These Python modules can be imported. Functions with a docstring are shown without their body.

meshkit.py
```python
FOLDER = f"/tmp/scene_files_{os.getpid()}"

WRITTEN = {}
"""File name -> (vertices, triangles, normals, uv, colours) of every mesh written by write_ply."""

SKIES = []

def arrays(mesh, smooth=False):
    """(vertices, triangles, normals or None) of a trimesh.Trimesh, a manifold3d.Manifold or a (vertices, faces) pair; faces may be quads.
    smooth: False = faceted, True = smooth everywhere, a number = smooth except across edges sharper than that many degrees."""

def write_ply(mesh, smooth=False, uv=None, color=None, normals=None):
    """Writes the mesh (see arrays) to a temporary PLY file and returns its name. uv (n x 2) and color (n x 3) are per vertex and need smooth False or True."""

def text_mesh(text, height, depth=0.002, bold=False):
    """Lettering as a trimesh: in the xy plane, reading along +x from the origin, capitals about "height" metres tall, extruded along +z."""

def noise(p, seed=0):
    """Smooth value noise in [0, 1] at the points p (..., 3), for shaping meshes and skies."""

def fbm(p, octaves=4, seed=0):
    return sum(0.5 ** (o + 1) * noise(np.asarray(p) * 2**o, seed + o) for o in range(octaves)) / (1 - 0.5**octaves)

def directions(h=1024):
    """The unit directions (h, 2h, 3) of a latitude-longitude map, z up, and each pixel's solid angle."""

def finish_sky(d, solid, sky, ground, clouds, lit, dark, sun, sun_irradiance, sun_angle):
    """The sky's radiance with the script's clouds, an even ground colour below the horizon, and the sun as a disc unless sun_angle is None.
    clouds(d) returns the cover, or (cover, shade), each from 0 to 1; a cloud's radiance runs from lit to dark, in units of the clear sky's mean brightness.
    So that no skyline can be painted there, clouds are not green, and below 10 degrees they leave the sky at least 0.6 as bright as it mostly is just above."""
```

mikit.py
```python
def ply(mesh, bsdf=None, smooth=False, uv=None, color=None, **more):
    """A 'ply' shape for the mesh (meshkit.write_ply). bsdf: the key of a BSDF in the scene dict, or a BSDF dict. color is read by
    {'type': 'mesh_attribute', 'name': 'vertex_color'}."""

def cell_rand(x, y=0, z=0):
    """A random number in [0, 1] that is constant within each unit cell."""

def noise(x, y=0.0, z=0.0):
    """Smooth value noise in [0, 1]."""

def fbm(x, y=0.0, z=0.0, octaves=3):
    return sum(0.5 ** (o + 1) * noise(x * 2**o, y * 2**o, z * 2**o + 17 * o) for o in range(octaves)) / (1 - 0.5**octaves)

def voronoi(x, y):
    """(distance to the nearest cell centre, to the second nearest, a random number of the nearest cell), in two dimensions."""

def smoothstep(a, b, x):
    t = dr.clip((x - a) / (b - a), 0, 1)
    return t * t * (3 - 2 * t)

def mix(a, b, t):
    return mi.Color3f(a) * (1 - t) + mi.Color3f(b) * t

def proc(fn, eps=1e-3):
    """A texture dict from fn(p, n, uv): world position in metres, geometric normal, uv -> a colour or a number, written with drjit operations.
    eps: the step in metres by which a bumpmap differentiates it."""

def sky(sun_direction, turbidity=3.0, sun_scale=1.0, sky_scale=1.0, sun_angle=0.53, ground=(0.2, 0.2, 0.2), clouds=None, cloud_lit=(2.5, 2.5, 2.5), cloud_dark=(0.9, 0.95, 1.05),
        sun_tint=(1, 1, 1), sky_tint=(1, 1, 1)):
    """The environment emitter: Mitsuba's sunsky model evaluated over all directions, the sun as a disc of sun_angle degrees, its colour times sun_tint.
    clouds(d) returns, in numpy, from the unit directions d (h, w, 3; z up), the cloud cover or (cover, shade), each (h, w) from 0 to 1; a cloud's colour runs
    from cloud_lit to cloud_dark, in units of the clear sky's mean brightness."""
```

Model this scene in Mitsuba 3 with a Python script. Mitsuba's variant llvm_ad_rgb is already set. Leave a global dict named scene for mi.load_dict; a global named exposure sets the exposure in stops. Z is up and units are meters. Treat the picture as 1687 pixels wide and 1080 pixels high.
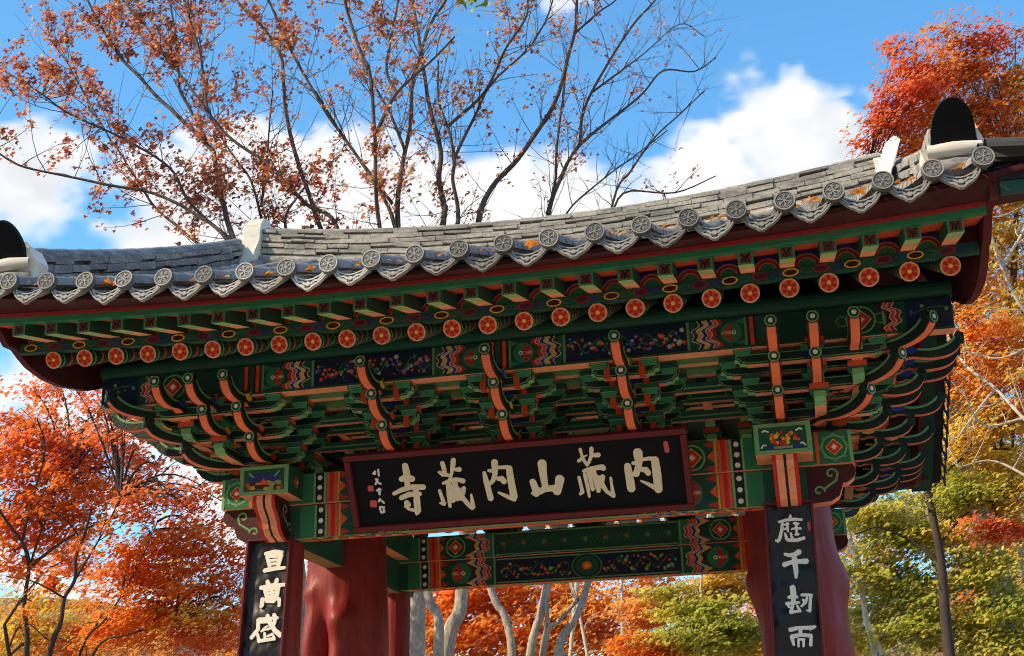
import math, json, random
import numpy as np, trimesh, mitsuba as mi, drjit as dr, mikit, meshkit
from mikit import noise, fbm, smoothstep, mix
from shapely.geometry import Polygon, Point, LineString, box as sbox
from shapely.ops import unary_union
from shapely import affinity
rng = np.random.default_rng(7); random.seed(7)
T4 = mi.ScalarTransform4f
scene, labels = {'type': 'scene'}, {}

# ------------------------------------------------------------ camera, sky, exposure
CAM = np.array([2.466, -11.578, 1.6]); YAW, PITCH, ROLL = -0.2151, 0.3497, -0.0270
fw = np.array([math.sin(YAW)*math.cos(PITCH), math.cos(YAW)*math.cos(PITCH), math.sin(PITCH)])
rt = np.array([math.cos(YAW), -math.sin(YAW), 0]); upv = np.cross(rt, fw)
up2 = -math.sin(ROLL)*rt + math.cos(ROLL)*upv
scene['camera'] = {'type': 'perspective', 'fov': 43.57, 'fov_axis': 'x', 'near_clip': 0.1, 'far_clip': 3000.0,
    'to_world': T4().look_at(origin=CAM.tolist(), target=(CAM+fw).tolist(), up=up2.tolist())}
exposure = 2.0
SUN = (-0.755, -0.385, 0.53)

def clouds(d):
    az = np.degrees(np.arctan2(d[..., 0], d[..., 1])); el = np.degrees(np.arcsin(np.clip(d[..., 2], -1, 1)))
    q = np.stack([az/7.5, el/4.2, 0*az], -1)
    n = meshkit.fbm(q + 3.1, 5, 3); n2 = meshkit.fbm(q*3.3, 4, 9)
    c = np.zeros_like(az)
    for a, e, sa, se, k in ((-23, 24.6, 10.5, 3.6, 1.05), (-12, 25.6, 7, 2.2, .9), (-35.5, 25.6, 4.2, 3.2, 1.0), (-2.5, 25.2, 4.0, 2.6, .95), (2.2, 27.2, 3.3, 2.6, 1.05), (4.8, 26.0, 3.0, 2.6, .95), (-9, 34.3, 2.6, 1.4, .8),
                            (-27, 15, 16, 6, .75), (30, 24, 9, 4, .9), (60, 30, 16, 6, .8), (110, 22, 18, 7, .9), (160, 35, 20, 8, .8), (-80, 28, 16, 6, .8), (-130, 22, 20, 7, .9), (-60, 45, 10, 5, .7)):
        da = (az - a + 180) % 360 - 180
        c = np.maximum(c, k*np.exp(-(da/sa)**2*.7 - ((el - e)/se)**2*.7))
    n3 = meshkit.fbm(q*9 + 5, 3, 4); v = c + (n - .5)*1.15 + (n2 - .5)*.45 + (n3 - .5)*.22
    low = np.clip((12 - el)/16, 0, 1)
    cover = np.clip((v - .36)/.30, 0, 1); cover = cover*cover*(3 - 2*cover)
    cover = np.maximum(cover, low*.55)
    shade = np.clip((.60 - n*.6 - n2*.4)*2.2, 0, .75)*np.clip((cover - .5)*2, 0, 1)
    return cover, shade
scene['sky'] = mikit.sky(SUN, turbidity=2.6, clouds=clouds, cloud_lit=(1.8, 1.8, 1.8), cloud_dark=(1.0, 1.08, 1.2), ground=(.16, .14, .11), sun_tint=(1.0, .95, .86), sky_tint=(1.28, 2.08, 2.34))

# ------------------------------------------------------------ materials
def lin(h, k=1.0):
    h = h.lstrip('#'); v = np.array([int(h[i:i+2], 16)/255 for i in (0, 2, 4)])
    return np.where(v < .04045, v/12.92, ((v + .055)/1.055)**2.4)*k
GREEN = lin('#17523f'); DGREEN = lin('#0f352c'); LGREEN = lin('#78ac72'); MGREEN = lin('#2b7a50'); ORANGE = lin('#e8562a'); SALMON = lin('#f59a70')
RED = lin('#c22a22'); MAROON = lin('#4a1216'); DKRED = lin('#300b0e'); BLUE = lin('#27348f'); YEL = lin('#ecb83e'); WHITE = lin('#efe9dc'); BLACK = lin('#15161a'); NAVY = lin('#10203a')
def bsdf(key, d, two=True): scene[key] = {'type': 'twosided', 'b': d} if two else d
def pr(col, rough, **k): return {'type': 'principled', 'base_color': col, 'roughness': rough, **k}
VC = {'type': 'mesh_attribute', 'name': 'vertex_color'}
def grime(p, n, uv):
    a = fbm(p.x*4.5, p.y*4.5, p.z*6, 4); b = noise(p.x*30, p.y*30, p.z*110); c = noise(p.x*130, p.y*130, p.z*130)
    return smoothstep(.42, .80, a)*.26 + smoothstep(.70, .95, b)*.20 + smoothstep(.80, .95, c)*.22
bsdf('m_paint', {'type': 'bumpmap', 'arbitrary': mikit.proc(lambda p, n, uv: fbm(p.x*45, p.y*45, p.z*45)*.0045), 'scale': 1.0,
    'b': {'type': 'blendbsdf', 'weight': mikit.proc(grime), 'b0': pr(VC, .6, specular=.3), 'b1': pr({'type': 'rgb', 'value': [.085, .072, .058]}, .85, specular=.2)}})
bsdf('m_matte', pr(VC, .85, specular=.2))
def tile_col(p, n, uv):
    a = fbm(p.x*3.1, p.y*3.1, p.z*3.1, 4); b = fbm(p.x*26, p.y*26, p.z*26); c = noise(p.x*90, p.y*90, p.z*90)
    t = smoothstep(.35, .75, a*.6 + b*.4)
    col = mix((.165, .168, .175), (.28, .275, .26), t)
    col = mix(col, (.40, .39, .36), smoothstep(.66, .82, b)*.4)
    return col*(.8 + .4*c)
bsdf('m_tile', {'type': 'bumpmap', 'arbitrary': mikit.proc(lambda p, n, uv: fbm(p.x*34, p.y*34, p.z*34)*.003), 'scale': 1.0, 'b': pr(mikit.proc(tile_col), .8)})
def ridge_col(p, n, uv):
    a = fbm(p.x*2.3 + 9, p.y*2.3, p.z*9, 4); b = fbm(p.x*22, p.y*22, p.z*40)
    return mix((.20, .195, .18), (.47, .45, .39), smoothstep(.3, .72, a*.55 + b*.45))*(.85 + .3*noise(p.x*80, p.y*80, p.z*80))
bsdf('m_ridge', {'type': 'bumpmap', 'arbitrary': mikit.proc(lambda p, n, uv: fbm(p.x*34, p.y*34, p.z*34)*.003), 'scale': 1.0, 'b': pr(mikit.proc(ridge_col), .85)})
def hip_col(p, n, uv):
    a = fbm(p.x*3.3 + 5, p.y*3.3, p.z*8, 4); b = fbm(p.x*22, p.y*22, p.z*40)
    return mix((.14, .14, .145), (.34, .33, .31), smoothstep(.35, .75, a*.55 + b*.45))*(.85 + .3*noise(p.x*80, p.y*80, p.z*80))
bsdf('m_hip', pr(mikit.proc(hip_col), .75))
bsdf('m_plaster', pr(mikit.proc(lambda p, n, uv: mix((.62, .58, .48), (.80, .78, .72), fbm(p.x*7, p.y*7, p.z*7))), .9))
def col_red(p, n, uv):
    g = fbm(p.x*9, p.y*9, p.z*.9, 4); w = fbm(p.x*2.5, p.y*2.5, p.z*1.3); k = noise(p.x*60, p.y*60, p.z*4)
    c = mix((.14, .012, .012), (.30, .024, .020), g*.5 + w*.5)
    return mix(c, (.045, .011, .011), smoothstep(.66, .74, k)*.35)
bsdf('m_column', {'type': 'bumpmap', 'arbitrary': mikit.proc(lambda p, n, uv: fbm(p.x*11, p.y*11, p.z*1.1)*.014, 2e-3), 'scale': 1.0, 'b': pr(mikit.proc(col_red), .50, specular=.35)})
bsdf('m_frame', pr(mikit.proc(lambda p, n, uv: mix((.105, .012, .016), (.17, .020, .022), fbm(p.x*6, p.y*30, p.z*6))), .55, specular=.25))
bsdf('m_board', {'type': 'bumpmap', 'arbitrary': mikit.proc(lambda p, n, uv: fbm(p.x*5, p.y*5, p.z*2.2)*.02, 3e-3), 'scale': 1.0, 'b': pr(mikit.proc(lambda p, n, uv: mix((.004, .005, .008), (.008, .009, .013), fbm(p.x*9, p.y*9, p.z*9))), .55, specular=.12)})
bsdf('m_lacquer', {'type': 'bumpmap', 'arbitrary': mikit.proc(lambda p, n, uv: fbm(p.x*5, p.y*5, p.z*3.4)*.10, 3e-3), 'scale': 1.0, 'b': pr({'type': 'rgb', 'value': [.005, .0055, .007]}, .44, specular=.5)})
bsdf('m_letter', pr(mikit.proc(lambda p, n, uv: mix((.80, .69, .46), (.90, .81, .60), fbm(p.x*14, p.y*14, p.z*14))), .6))
bsdf('m_letter_white', pr(mikit.proc(lambda p, n, uv: mix((.80, .78, .69), (.88, .86, .79), fbm(p.x*14, p.y*14, p.z*14))), .6))
bsdf('m_seal', pr({'type': 'rgb', 'value': [.60, .09, .08]}, .6))
def bark_col(p, n, uv):
    a = fbm(p.x*7, p.y*7, p.z*3, 4)
    lo = smoothstep(7.5, 4.6, p.z)
    return mix(mix((.045, .030, .025), (.14, .105, .085), a), mix((.22, .20, .17), (.50, .46, .38), a), lo)*(.7 + .6*noise(p.x*50, p.y*50, p.z*16))
bsdf('m_bark', {'type': 'bumpmap', 'arbitrary': mikit.proc(lambda p, n, uv: fbm(p.x*22, p.y*22, p.z*7)*.02, 2e-3), 'scale': 1.0, 'b': pr(mikit.proc(bark_col), .9)})
bsdf('m_pale_bark', pr(mikit.proc(lambda p, n, uv: mix((.34, .30, .24), (.66, .61, .52), fbm(p.x*8, p.y*8, p.z*4, 4))*(.75 + .5*noise(p.x*50, p.y*50, p.z*20))), .9))
bsdf('m_dark_bark', pr(mikit.proc(lambda p, n, uv: mix((.030, .022, .022), (.085, .062, .055), fbm(p.x*8, p.y*8, p.z*4, 4))), .9))
bsdf('m_leaf', {'type': 'principledthin', 'base_color': VC, 'roughness': .8, 'diff_trans': 1.05, 'spec_trans': 0.0, 'eta': 1.12}, two=False)
def gcol(p, n, uv):
    a = fbm(p.x*.6, p.y*.6, 0, 4); b = fbm(p.x*9, p.y*9, 0)
    return mix(mix((.27, .235, .18), (.38, .335, .26), a), (.30, .11, .04), smoothstep(.66, .74, b)*.7)
bsdf('m_ground', pr(mikit.proc(gcol), .95))
def hcol(p, n, uv):
    a = fbm(p.x*.35, p.y*.35, p.z*.35, 4); b = fbm(p.x*2.2, p.y*2.2, p.z*2.2, 4)
    return mix(mix((.11, .085, .065), (.20, .15, .085), a), (.30, .11, .035), smoothstep(.45, .7, b)*.75)
bsdf('m_hill', pr(mikit.proc(hcol), .95))

# ------------------------------------------------------------ mesh helpers
KEYS = {}
def key_for(base):
    n = KEYS.get(base, 0); KEYS[base] = n + 1
    return base if n == 0 else f'{base}_{n:03d}'
def put(base, mesh, m, **k):
    key = key_for(base); scene[key] = mikit.ply(mesh, m, **k); return key
class PB:
    """collects coloured facets of ONE piece; every facet has vertices of its own"""
    def __init__(s): s.V, s.C, s.n = [], [], 0
    def tri(s, v, f, c, jit=.05):
        v, f = np.asarray(v, float), np.asarray(f, int)
        c = np.asarray(c, float); c = np.broadcast_to(c, (len(f), 3)).copy()
        c *= 1 + jit*rng.standard_normal((len(f), 1)).clip(-2, 2)*.6
        s.V.append(v[f].reshape(-1, 3)); s.C.append(np.repeat(c, 3, 0)); return s
    def hexa(s, p, cols):
        """p: 8 corners (x fastest, then y, then z); cols: one colour or dict of faces x0 x1 y0 y1 z0 z1"""
        F = {'z0': (0, 2, 3, 1), 'z1': (4, 5, 7, 6), 'y0': (0, 1, 5, 4), 'y1': (2, 6, 7, 3), 'x0': (0, 4, 6, 2), 'x1': (1, 3, 7, 5)}
        for k, q in F.items():
            c = cols.get(k, cols.get('*')) if isinstance(cols, dict) else cols
            s.tri(p, [[q[0], q[1], q[2]], [q[0], q[2], q[3]]], c, .03)
        return s
    def box(s, lo, hi, cols):
        x, y, z = zip(lo, hi); return s.hexa([[x[i & 1], y[i >> 1 & 1], z[i >> 2]] for i in range(8)], cols)
    def flat(s, poly, O, ex, ey, c, lift=None, n=None):
        O, ex, ey = (np.asarray(a, float) for a in (O, ex, ey)); n = np.cross(ex, ey) if n is None else np.asarray(n, float)
        for g in getattr(poly, 'geoms', [poly]):
            if g.is_empty or g.geom_type != 'Polygon' or g.area < 1e-6: continue
            v, f = trimesh.creation.triangulate_polygon(g, engine='earcut')
            s.tri(O + v[:, :1]*ex + v[:, 1:2]*ey + n*(lift or 0), f, c, .02)
        return s
    def prism(s, poly, O, ex, ey, t, cf, cs, cb=None):
        """extrude poly by t along ex x ey; cs: colour or fn(nx, ny) of the outward 2-D normal"""
        O, ex, ey = (np.asarray(a, float) for a in (O, ex, ey)); n = np.cross(ex, ey)
        s.flat(poly, O, ex, ey, cf if cb is None else cb); s.flat(poly, O + n*t, ex, ey, cf)
        for g in getattr(poly, 'geoms', [poly]):
            for ring in [g.exterior, *g.interiors]:
                q = np.array(ring.coords)
                if not ring.is_ccw: q = q[::-1]
                for a, b in zip(q[:-1], q[1:]):
                    d = b - a; L = np.hypot(*d)
                    if L < 1e-7: continue
                    c = cs(d[1]/L, -d[0]/L, (a + b)/2) if callable(cs) else cs
                    P = [O + a[0]*ex + a[1]*ey, O + b[0]*ex + b[1]*ey]; P += [P[1] + n*t, P[0] + n*t]
                    s.tri(P, [[0, 1, 2], [0, 2, 3]], c, .03)
        return s
    def tube(s, pts, rad, col, sides=10, caps=True, ccap=None):
        pts = np.asarray(pts, float); v, f = tube(pts, rad, sides); s.tri(v, f, col, .03)
        if caps:
            for e in (0, len(pts) - 1):
                ring = v[e*sides:(e + 1)*sides]; vv = np.vstack([ring, pts[e]])
                s.tri(vv, [[i, (i + 1) % sides, sides] for i in range(sides)], col if ccap is None else ccap, 0)
        return s
    def arrays(s): return np.vstack(s.V), np.vstack(s.C)
    def mapped(s, fn):
        o = PB(); v, c = s.arrays(); o.V, o.C = [fn(v)], [c]; return o
    def put(s, base, m='m_paint'):
        v, c = s.arrays()
        return put(base, trimesh.Trimesh(v, np.arange(len(v)).reshape(-1, 3), process=False), m, color=np.clip(c, .002, .9))
def tube(pts, rad, sides=8):
    p = np.asarray(pts, float); r = np.broadcast_to(np.asarray(rad, float), (len(p),))
    t = np.gradient(p, axis=0); t /= np.linalg.norm(t, axis=1, keepdims=True) + 1e-12
    ref = np.array([0, 0, 1.0]) if abs(t[:, 2]).mean() < .8 else np.array([1.0, 0, 0])
    a = np.cross(t, ref); a /= np.linalg.norm(a, axis=1, keepdims=True) + 1e-12; b = np.cross(t, a)
    th = np.arange(sides)*2*np.pi/sides
    v = p[:, None] + r[:, None, None]*(np.cos(th)[None, :, None]*a[:, None] + np.sin(th)[None, :, None]*b[:, None])
    i, j = np.meshgrid(np.arange(len(p) - 1), np.arange(sides), indexing='ij')
    q = np.stack([i*sides + j, i*sides + (j + 1) % sides, (i + 1)*sides + (j + 1) % sides, (i + 1)*sides + j], -1).reshape(-1, 4)
    return v.reshape(-1, 3), np.vstack([q[:, [0, 1, 2]], q[:, [0, 2, 3]]])
def disc(r, n=16, x=0, y=0): return Point(x, y).buffer(r, quad_segs=max(2, n//4))
def ring(r1, r0, n=16, x=0, y=0): return disc(r1, n, x, y).difference(disc(r0, n, x, y))
def line(pts, w): return LineString(pts).buffer(w, quad_segs=2)
def smooth_pts(pts, n=6):
    p = np.asarray(pts, float); p = np.vstack([2*p[0] - p[1], p, 2*p[-1] - p[-2]]); o = []
    for i in range(1, len(p) - 2):
        for t in np.arange(n)/n:
            a, b, c, d = p[i-1:i+3]
            o.append(.5*((2*b) + (c - a)*t + (2*a - 5*b + 4*c - d)*t*t + (3*b - a - 3*c + d)*t**3))
    o.append(p[-2]); return np.array(o)
X, Y, Z = np.eye(3)
# ------------------------------------------------------------ the temple gate
G = 'temple_gate'; YM = 1.945; PX = 2.43; PY = .18
labels[G] = {'label': 'painted wooden temple gate with grey tiled roof, bracket sets and two thick red trunk columns', 'category': 'gate'}
def mirror_y(v): w = v.copy(); w[:, 1] = 2*YM - w[:, 1]; return w
def k_of(x): return abs(x)/3.75
def z_rafter(x): k = k_of(x); return 5.178 + .111*k*k - .021*k**4
def z_fascia(x): return 5.352 + .105*k_of(x)**2.2
def z_tile(x): return 5.412 + .205*k_of(x)**2.6
def z_roof(x, y):
    t = np.minimum(y + 3.05, 2*YM - y + 3.05)
    return z_tile(x) - .03 + .375*t + .014*t*t*(1 - .35*k_of(x)**2*0)

# columns grown from whole trunks
def trunk_column(x, seed, knobs, base):
    n, m = 110, 110; zz = np.linspace(0, 4.6, m); th = np.linspace(0, 2*np.pi, n, endpoint=False)
    Zg, Tg = np.meshgrid(zz, th, indexing='ij')
    P = np.stack([np.cos(Tg)*1.6, np.sin(Tg)*1.6, Zg*.9 + seed], -1)
    r = .430 + .025*(1 - Zg/4.6) + .075*(meshkit.fbm(P, 3, seed) - .5) + .022*(meshkit.fbm(P*np.array([4, 4, .8]), 3, seed + 5) - .5)
    for a, z0, amp, sz, *wd in knobs:
        d = (Tg - a + np.pi) % (2*np.pi) - np.pi
        r += amp*np.exp(-(d/(wd[0] if wd else .55))**2 - ((Zg - z0)/sz)**2)
    v = np.stack([x + r*np.cos(Tg) + .02*np.sin(Zg*1.9 + seed), YM + r*np.sin(Tg), Zg], -1).reshape(-1, 3)
    i, j = np.meshgrid(np.arange(m - 1), np.arange(n), indexing='ij')
    f = np.stack([i*n + j, i*n + (j + 1) % n, (i + 1)*n + (j + 1) % n, (i + 1)*n + j], -1).reshape(-1, 4)
    put(base, (v, f), 'm_column', smooth=True)
trunk_column(PX, 3, [(0, 3.57, .075, .22), (np.pi, 3.56, .085, .20), (-1.2, 3.1, .04, .3)], G + '__main_column')
trunk_column(-PX + .0, 8, [(-1.45, 3.40, .13, .15, .30), (-1.45, 2.95, .08, .40, .28), (-1.90, 3.05, -.17, .42, .16), (-2.30, 3.1, .09, .45, .22), (-2.35, 3.72, .05, .10, .3), (-.9, 3.0, -.05, .6, .25), (np.pi, 2.5, .04, .3), (.2, 2.2, .04, .5)], G + '__main_column')
for x in (-PX, PX):
    for y in (PY, 2*YM - PY):
        r = .165 + .012*np.cos(np.linspace(0, 6, 14)); z = np.linspace(0, 3.97, 14)
        put(G + '__slim_column', tube(np.c_[np.full(14, x), np.full(14, y), z], r, 20), 'm_column', smooth=True)

def lotus(pb, cx, cy, r, O, ex, ey, L, sgn=1):
    pb.flat(disc(r, 20, cx, cy), O, ex, ey, MGREEN, L)
    for a in np.linspace(-1.1, 1.1, 5): pb.flat(affinity.translate(affinity.rotate(affinity.scale(disc(1, 8), r*.48, r*.2), math.degrees(a) + (0 if sgn > 0 else 180)), cx + sgn*r*.42*math.cos(a), cy + r*.5*math.sin(a)), O, ex, ey, RED if abs(a) > .3 else SALMON, L + .0015)
    pb.flat(disc(r*.22, 10, cx - sgn*r*.25, cy), O, ex, ey, WHITE, L + .003); pb.flat(disc(r*.11, 8, cx - sgn*r*.25, cy), O, ex, ey, MGREEN, L + .0045)
def diamond(pb, cx, cy, r, O, ex, ey, L):
    for q, c in ((1, YEL), (.85, RED), (.52, ORANGE), (.25, WHITE)):
        pb.flat(Polygon([(cx - r*q, cy), (cx, cy - r*q), (cx + r*q, cy), (cx, cy + r*q)]).buffer(r*.08), O, ex, ey, c, L + .0012*(1.1 - q)*8)
def chevrons(pb, x0, x1, y0, y1, O, ex, ey, L, cols):
    """wavy bands of colour across the beam, pointing towards x1"""
    n = len(cols); ys = np.linspace(y0, y1, 17); H = y1 - y0
    wave = lambda u: -abs(u - .5)*.62*H + .09*H*np.cos(u*6*np.pi)
    w = np.array([wave((y - y0)/H) for y in ys]); sg = 1 if x1 > x0 else -1
    for i, c in enumerate(cols):
        a, b = x0 + (x1 - x0)*i/n, x0 + (x1 - x0)*(i + 1)/n
        P = [(a + sg*q, y) for q, y in zip(w, ys)] + [(b + sg*q, y) for q, y in zip(w[::-1], ys[::-1])]
        pb.flat(Polygon(P).buffer(0), O, ex, ey, c, L); pb.flat(line([(b + sg*q, y) for q, y in zip(w, ys)], .004), O, ex, ey, WHITE*.7, L + .0015)
def blossoms(pb, x0, x1, y0, y1, O, ex, ey, L, seed, n, pal):
    r = random.Random(seed)
    for i in range(n):
        x, y = x0 + (x1 - x0)*(i + r.uniform(.2, .8))/n, r.uniform(y0 + .02, y1 - .02); R = r.uniform(.010, .024); c = r.choice(pal)
        for a in range(5): pb.flat(disc(R*.48, 4, x + R*.62*math.cos(a*1.257 + i), y + R*.62*math.sin(a*1.257 + i)), O, ex, ey, c, L + .0015)
        pb.flat(disc(R*.33, 5, x, y), O, ex, ey, YEL, L + .003)
    P = [(x0 + (x1 - x0)*t, (y0 + y1)/2 + .3*(y1 - y0)*math.sin(t*n*.45)) for t in np.linspace(.01, .99, n*2)]
    pb.flat(line(P, .005), O, ex, ey, MGREEN, L)
HWI = [MAROON, YEL*.9, BLUE, ORANGE, RED]
def beam_paint(pb, O, ex, ey, h, lower, seed=0):
    """painting of one long face, local x across, y from 0 to h"""
    L = .002; F = lambda a, b, c, y0=0, y1=h, l=L: pb.flat(sbox(min(a, b), y0, max(a, b), y1), O, ex, ey, c, l)
    for s in (-1, 1):
        F(s*2.22, s*2.07, MGREEN); F(s*2.072, s*2.05, LGREEN); F(s*2.05, s*1.965, BLACK); F(s*1.965, s*1.94, LGREEN); F(s*1.935, s*1.83, ORANGE); F(s*1.905, s*1.865, RED, l=L + .0015); F(s*1.825, s*1.805, YEL*.8)
        for q in (.17, .5, .83):
            pb.flat(disc(.026, 10, s*2.007, h*q), O, ex, ey, WHITE, L + .0015)
        F(s*1.80, s*1.40, GREEN*.8)
        if lower: lotus(pb, s*1.55, h*.5, .125, O, ex, ey, L + .0015, s)
        else: diamond(pb, s*1.60, h*.5, .085, O, ex, ey, L + .003); pb.flat(ring(.125, .108, 20, s*1.6, h*.5), O, ex, ey, LGREEN, L + .0015)
        for j, yy in enumerate((.12, .88)): pb.flat(Polygon([(s*1.80, h*yy - .035), (s*1.80, h*yy + .035), (s*1.70, h*yy)]), O, ex, ey, RED, L + .002); pb.flat(Polygon([(s*1.41, h*yy - .03), (s*1.41, h*yy + .03), (s*1.49, h*yy)]), O, ex, ey, SALMON, L + .002)
        pb.flat(Polygon([(s*1.80, h*.3), (s*1.80, h*.7), (s*1.735, h*.5)]), O, ex, ey, ORANGE, L + .002)
        chevrons(pb, s*1.38, s*1.17, 0, h, O, ex, ey, L + .001, HWI)
        F(s*1.14, s*1.12, LGREEN)
    F(-1.11, 1.11, GREEN*.75 if not lower else NAVY)
    for y0, y1 in ((.012, .028), (h - .028, h - .012)): F(-1.10, 1.10, LGREEN*.8, y0, y1, L + .0012)
    if lower:
        blossoms(pb, -1.06, -.2, .05, h - .05, O, ex, ey, L + .0015, seed, 40, [RED, ORANGE, MGREEN, LGREEN]); blossoms(pb, .2, 1.06, .05, h - .05, O, ex, ey, L + .0015, seed + 1, 40, [RED, ORANGE, MGREEN, LGREEN])
        for r1, c in ((.15, MGREEN), (.132, BLACK), (.115, GREEN), (.05, ORANGE), (.025, YEL)): pb.flat(affinity.scale(disc(r1, 20, 0, h*.5), 1.25, 1), O, ex, ey, c, L + .008 - r1*.04)
    else:
        for x in np.linspace(-1.0, 1.0, 9): pb.flat(disc(.03, 8, x, h*.5), O, ex, ey, MGREEN*1.3, L + .0015); pb.flat(disc(.016, 6, x, h*.5), O, ex, ey, ORANGE*.7, L + .003)
        for x in np.linspace(-1.05, 1.05, 43): pb.flat(affinity.rotate(sbox(x - .004, h*.5 - .07, x + .004, h*.5 + .07), 35), O, ex, ey, MGREEN*.8, L + .001)

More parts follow.
